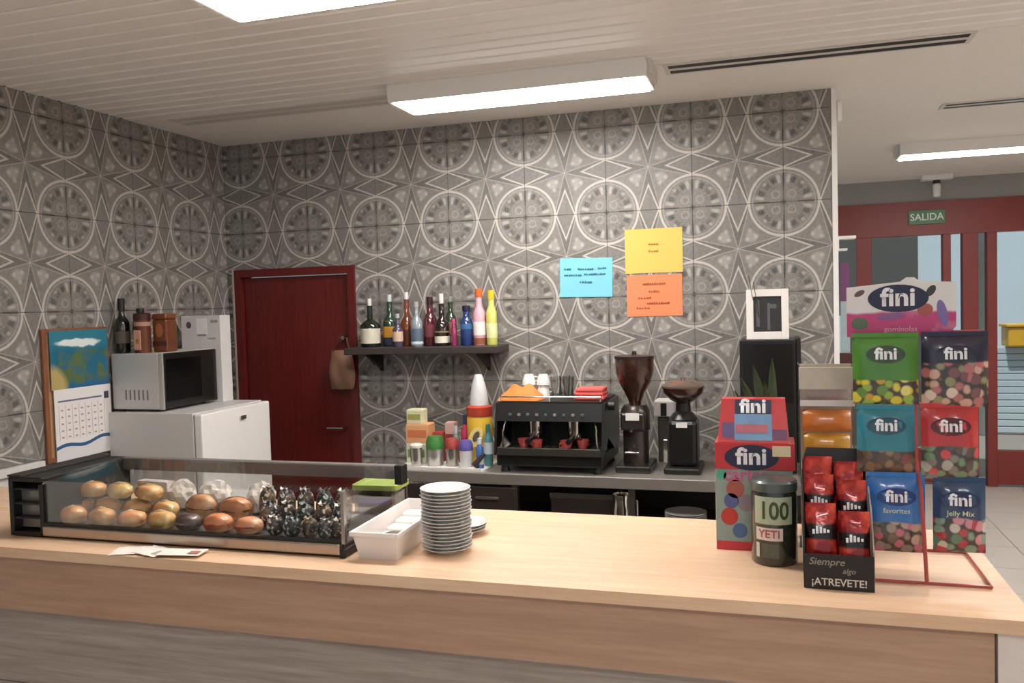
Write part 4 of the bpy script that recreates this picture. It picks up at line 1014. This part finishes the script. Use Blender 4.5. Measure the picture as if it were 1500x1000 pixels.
for k, (dx, dy, dz, hp_, lab) in enumerate(((-.034, .022, .004, .175, 'front left red snack packet in the black carton'), (.034, .020, .004, .16, 'front right red snack packet in the black carton'),
        (-.034, .080, .005, .225, 'middle left red snack packet in the black carton'), (.034, .076, .005, .215, 'middle right red snack packet in the black carton'), (-.034, .132, .006, .255, 'rear left red snack packet in the black carton'), (.033, .130, .006, .245, 'rear right red snack packet in the black carton'))):
    t = thing('snack_packet', lab, 'packet', (3.337+dx, -2.595+dy, BZ+dz), -.02+random.uniform(-.03, .03), 'red snack packets', rx=-.16)
    pk = pillow(.063, hp_, .017, 8, 12, 4, .8)
    zo = hp_-.06
    for v in pk.bm.verts: v.co.z -= zo; v.co.y += .002*math.sin(v.co.z*70+v.co.x*50+k)
    po = pk.make('foil_pouch', PKM, t, (0, 0, zo), smooth=True)
    l_ = B()
    for q in range(5): l_.box(-.018+q*.0075, -.013+q*.0075, -.0215, -.0195, zo-.006+.001*q, zo+.004+.0025*((q*3) % 4))
    l_.make('lettering', LET, t)

# acrylic snack stand behind
ad = thing('snack_stand', 'clear acrylic snack stand with cream card top behind black carton', 'display stand', (3.335, -2.23, BZ))
for sx in (-1, 1): bx(sx*.066-.002, sx*.066+.002, -.05, .06, 0, .46).make('acrylic_side', CLEAR, ad)
bx(-.064, .064, .056, .06, 0, .455).make('back_sheet', M('#cfc2b4', .6), ad)
for z_ in (.0, .16, .36): bx(-.064, .064, -.05, .056, z_, z_+.004).make('tier', CLEAR if z_ else OFFW, ad)
bx(-.066, .066, -.053, -.049, .40, .455, .001).make('header_card', M('#c9c0b2', .5, var=.2, scale=25), ad)
bx(-.064, .064, -.0505, -.05, .358, .373).make('header_strip', M('#e4dedb', .5), ad)
def spack(z, c, name, lab, h=.05, w=.10, n=1):
    t = pillow(w, h, .02, 8, 8, 4, .8)
    tag(t.make(name, M(c, .35, var=.25, scale=30, coat=.5), None, (3.335, -2.245, BZ+z), (-.25, 0, 0), smooth=True), lab, 'packet', 'packets in the acrylic stand')
spack(.29, '#e8863c', 'snack_packet', 'orange snack packet on the upper tier of the acrylic stand', .055, .115)
spack(.235, '#e9aa3f', 'snack_packet', 'amber snack packet below the orange one in acrylic stand', .05, .11)
spack(.1645, '#b7c08c', 'snack_packet', 'pale green snack packet low in acrylic stand', .04, .11)
tag(pillow(.10, .045, .014, 8, 8, 4, .8).make('snack_packet', M('#a9938f', .4, var=.4, scale=40, coat=.4), None, (3.335, -2.245, BZ+.3645), (-.05, 0, 0), smooth=True), 'greyish violet packet just under the cream header card', 'packet', 'packets in the acrylic stand')

# ================================================================== WIRE CANDY RACK
YB = -2.46
rk = thing('candy_rack', 'red wire candy rack standing on the bar end', 'rack', (3.52, -2.50, BZ))
WIRE = M('#a8443f', .35, var=.05, coat=.3)
r_ = .0035
B().tube([(-.105, -.02, .004), (.125, -.02, .004), (.125, .24, .004), (-.105, .24, .004), (-.105, -.02, .004)], r_, 8).make('base_frame', WIRE, rk, smooth=True)
B().tube([(0, -.02, .004), (-.003, -.008, .10), (-.006, .012, .20), (-.008, .066, .26), (-.008, .068, .62)], .0042, 8).make('upright', WIRE, rk, smooth=True)
B().tube([(-.008, .066, .26), (-.004, .24, .005)], r_, 8).make('brace', WIRE, rk, smooth=True)
for z_ in (.545, .385, .22): B().tube([(-.108, .06, z_), (.13, .06, z_)], .003, 8).make('cross_bar', WIRE, rk, smooth=True)
hdr = thing('rack_header', 'white and pink candy rack header card with navy logo', 'header card', (3.482, YB+.018, 1.636))
def header_mat():
    m, nt, b = newmat('header_print'); X.nt = nt; co, (x, y, z) = objco(nt); n = noise(nt, co, 12, 3)
    e = z-.055-.02*(n-.5)
    col = mixc(nt, clamp01(e*180+.5), lin('#c2427a'), lin('#e2dddb'))
    col = mixc(nt, clamp01((n-.52)*8)*soft(z, .055, .01), col, lin('#d98aa0'))
    nt.links.new(col, b.inputs['Base Color']); b.inputs['Roughness'].default_value = .4; return m
hp_ = [(-.112, 0), (.09, 0), (.112, .02), (.113, .118)]
top = [(.04, .122), (.028, .131), (.012, .131), (.0, .122), (-.112, .112)]
B().prism(hp_+top, 1, -.0015, .0015).make('card', header_mat(), hdr)
logo(hdr, -.005, .085, -.0016, .056, True)
for (x_, z_, a_, b2, c_, q_) in ((-.085, .098, .012, .006, '#6a4a50', .5), (.062, .10, .008, .014, '#3b3a3a', -.6), (.05, .058, .016, .014, '#a8564e', .3), (-.085, .03, .018, .014, '#5b6a52', 0), (.085, .05, .010, .03, '#7f6aa8', .2), (-.02, .045, .03, .008, '#8a5a8c', .1)):
    B().oval(x_, z_, a_, b2, -.0016, .0006, rot=q_).make('candy_print', M(c_, .45), hdr)
B().text('gominolas', .017, .0, .016, -.0016, .01, .0008).make('pink_lettering', M('#e9a0bd', .45), hdr)
def bag_mat(c, split, pal):
    m, nt, b = newmat('candy_bag'); X.nt = nt; co, (x, y, z) = objco(nt)
    v = nt.nodes.new('ShaderNodeTexVoronoi'); v.inputs['Scale'].default_value = 48; nt.links.new(co, v.inputs['Vector'])
    rp = nt.nodes.new('ShaderNodeValToRGB'); rp.color_ramp.interpolation = 'CONSTANT'
    sp = nt.nodes.new('ShaderNodeSeparateColor'); nt.links.new(v.outputs['Color'], sp.inputs[0]); nt.links.new(sp.outputs[0], rp.inputs[0])
    els = rp.color_ramp.elements
    while len(els) < len(pal): els.new(.5)
    for i, k in enumerate(pal): els[i].position = i/len(pal); els[i].color = lin(k)
    n = noise(nt, co, 16, 3)
    f = clamp01((z-split+.016*(n-.5))*260+.5)
    edge = X(v.outputs['Distance'])
    win = mixc(nt, clamp01((edge-.5)*6), rp.outputs[0], lin('#3b322e'))
    top_ = mixc(nt, n, tuple(q*.75 for q in lin(c)[:3])+(1,), lin(c))
    nt.links.new(mixc(nt, f, win, top_), b.inputs['Base Color'])
    b.inputs['Roughness'].default_value = .3; b.inputs['Coat Weight'].default_value = .7; b.inputs['Coat Roughness'].default_value = .1
    bp = nt.nodes.new('ShaderNodeBump'); bp.inputs['Strength'].default_value = .5; bp.inputs['Distance'].default_value = .006
    nt.links.new(n.k, bp.inputs['Height']); nt.links.new(bp.outputs[0], b.inputs['Normal']); return m
BG = 'candy bags on the wire rack'
for (x0, y0, x1, y1, c, pal, sp, lab, lc, sub) in (
        (1250, 492, 1346, 592, '#4f8a2c', ['#d8c83a', '#8fae3a', '#c99a2e', '#5f8a30', '#e4d878'], .36, 'green candy bag with yellow sweets, top left on rack', '#24401c', ''),
        (1351, 490, 1449, 596, '#26223c', ['#c9a08e', '#b3686a', '#8d8a5e', '#d8c2b4', '#7a4a50'], .62, 'black candy bag with mixed pink sweets, top right on rack', '#1a1830', ''),
        (1256, 599, 1341, 691, '#2b8496', ['#6a4a38', '#8a6a50', '#4f3a30', '#7d3a34'], .34, 'teal candy bag with brown sweets, middle left on rack', '#1f4a5c', ''),
        (1350, 597, 1435, 701, '#c53333', ['#6a8a6a', '#7d7a70', '#c94048', '#a9a498', '#5b4a44'], .46, 'red candy bag with green sweets, middle right on rack', '#5a1620', ''),
        (1271, 699, 1356, 807, '#2f74c0', ['#8a7a70', '#c06a80', '#9a8a7a', '#6d5a50', '#b99a8a'], .40, 'bright blue candy bag, bottom left on rack', '#1d3470', 'favorites'),
        (1368, 706, 1445, 808, '#24446a', ['#7d9a88', '#b33a48', '#c9c2b0', '#4f7a68', '#d08a94'], .48, 'dark blue candy bag with red sweets, bottom right on rack', '#1c2a54', 'Jelly Mix')):
    a = at(x0, y1, 1, YB-.01); b2 = at(x1, y0, 1, YB-.01)
    w, h_ = b2.x-a.x, b2.z-a.z
    t = thing('candy_bag', lab, 'candy bag', ((a.x+b2.x)/2, YB, a.z), random.uniform(-.04, .04), BG)
    tk = .017
    g = pillow(w, h_, tk, 12, 14, 4, .5)
    for v in g.bm.verts:
        if v.co.y < 0: v.co.y += .0015*math.sin(v.co.x*140+v.co.z*60)
    g.make('pouch', bag_mat(c, h_*sp, pal), t, smooth=True)
    fn = lambda p_, q_, w=w, h_=h_, tk=tk: -tk*(1-abs(2*p_/w)**4)*(1-abs(2*q_/h_-1)**4)-.0016
    bx(-w*.5, w*.5, -.0025, .0015, h_-.002, h_+.008).make('top_seal', M(c, .35, var=.2), t)
    logo(t, .0, h_*.74, 0, .036, True, fn, M(lc, .4))
    if sub: B().text(sub, .016, .0, h_*.56, 0, .01, .0006, fn=fn).make('lettering', M('#c9d0b8', .45), t)
    B().tube([(0, .0, h_+.004), (0, .03, h_+.006), (0, .018, h_+.012)], .002, 6).make('hanger', CHROME, t)
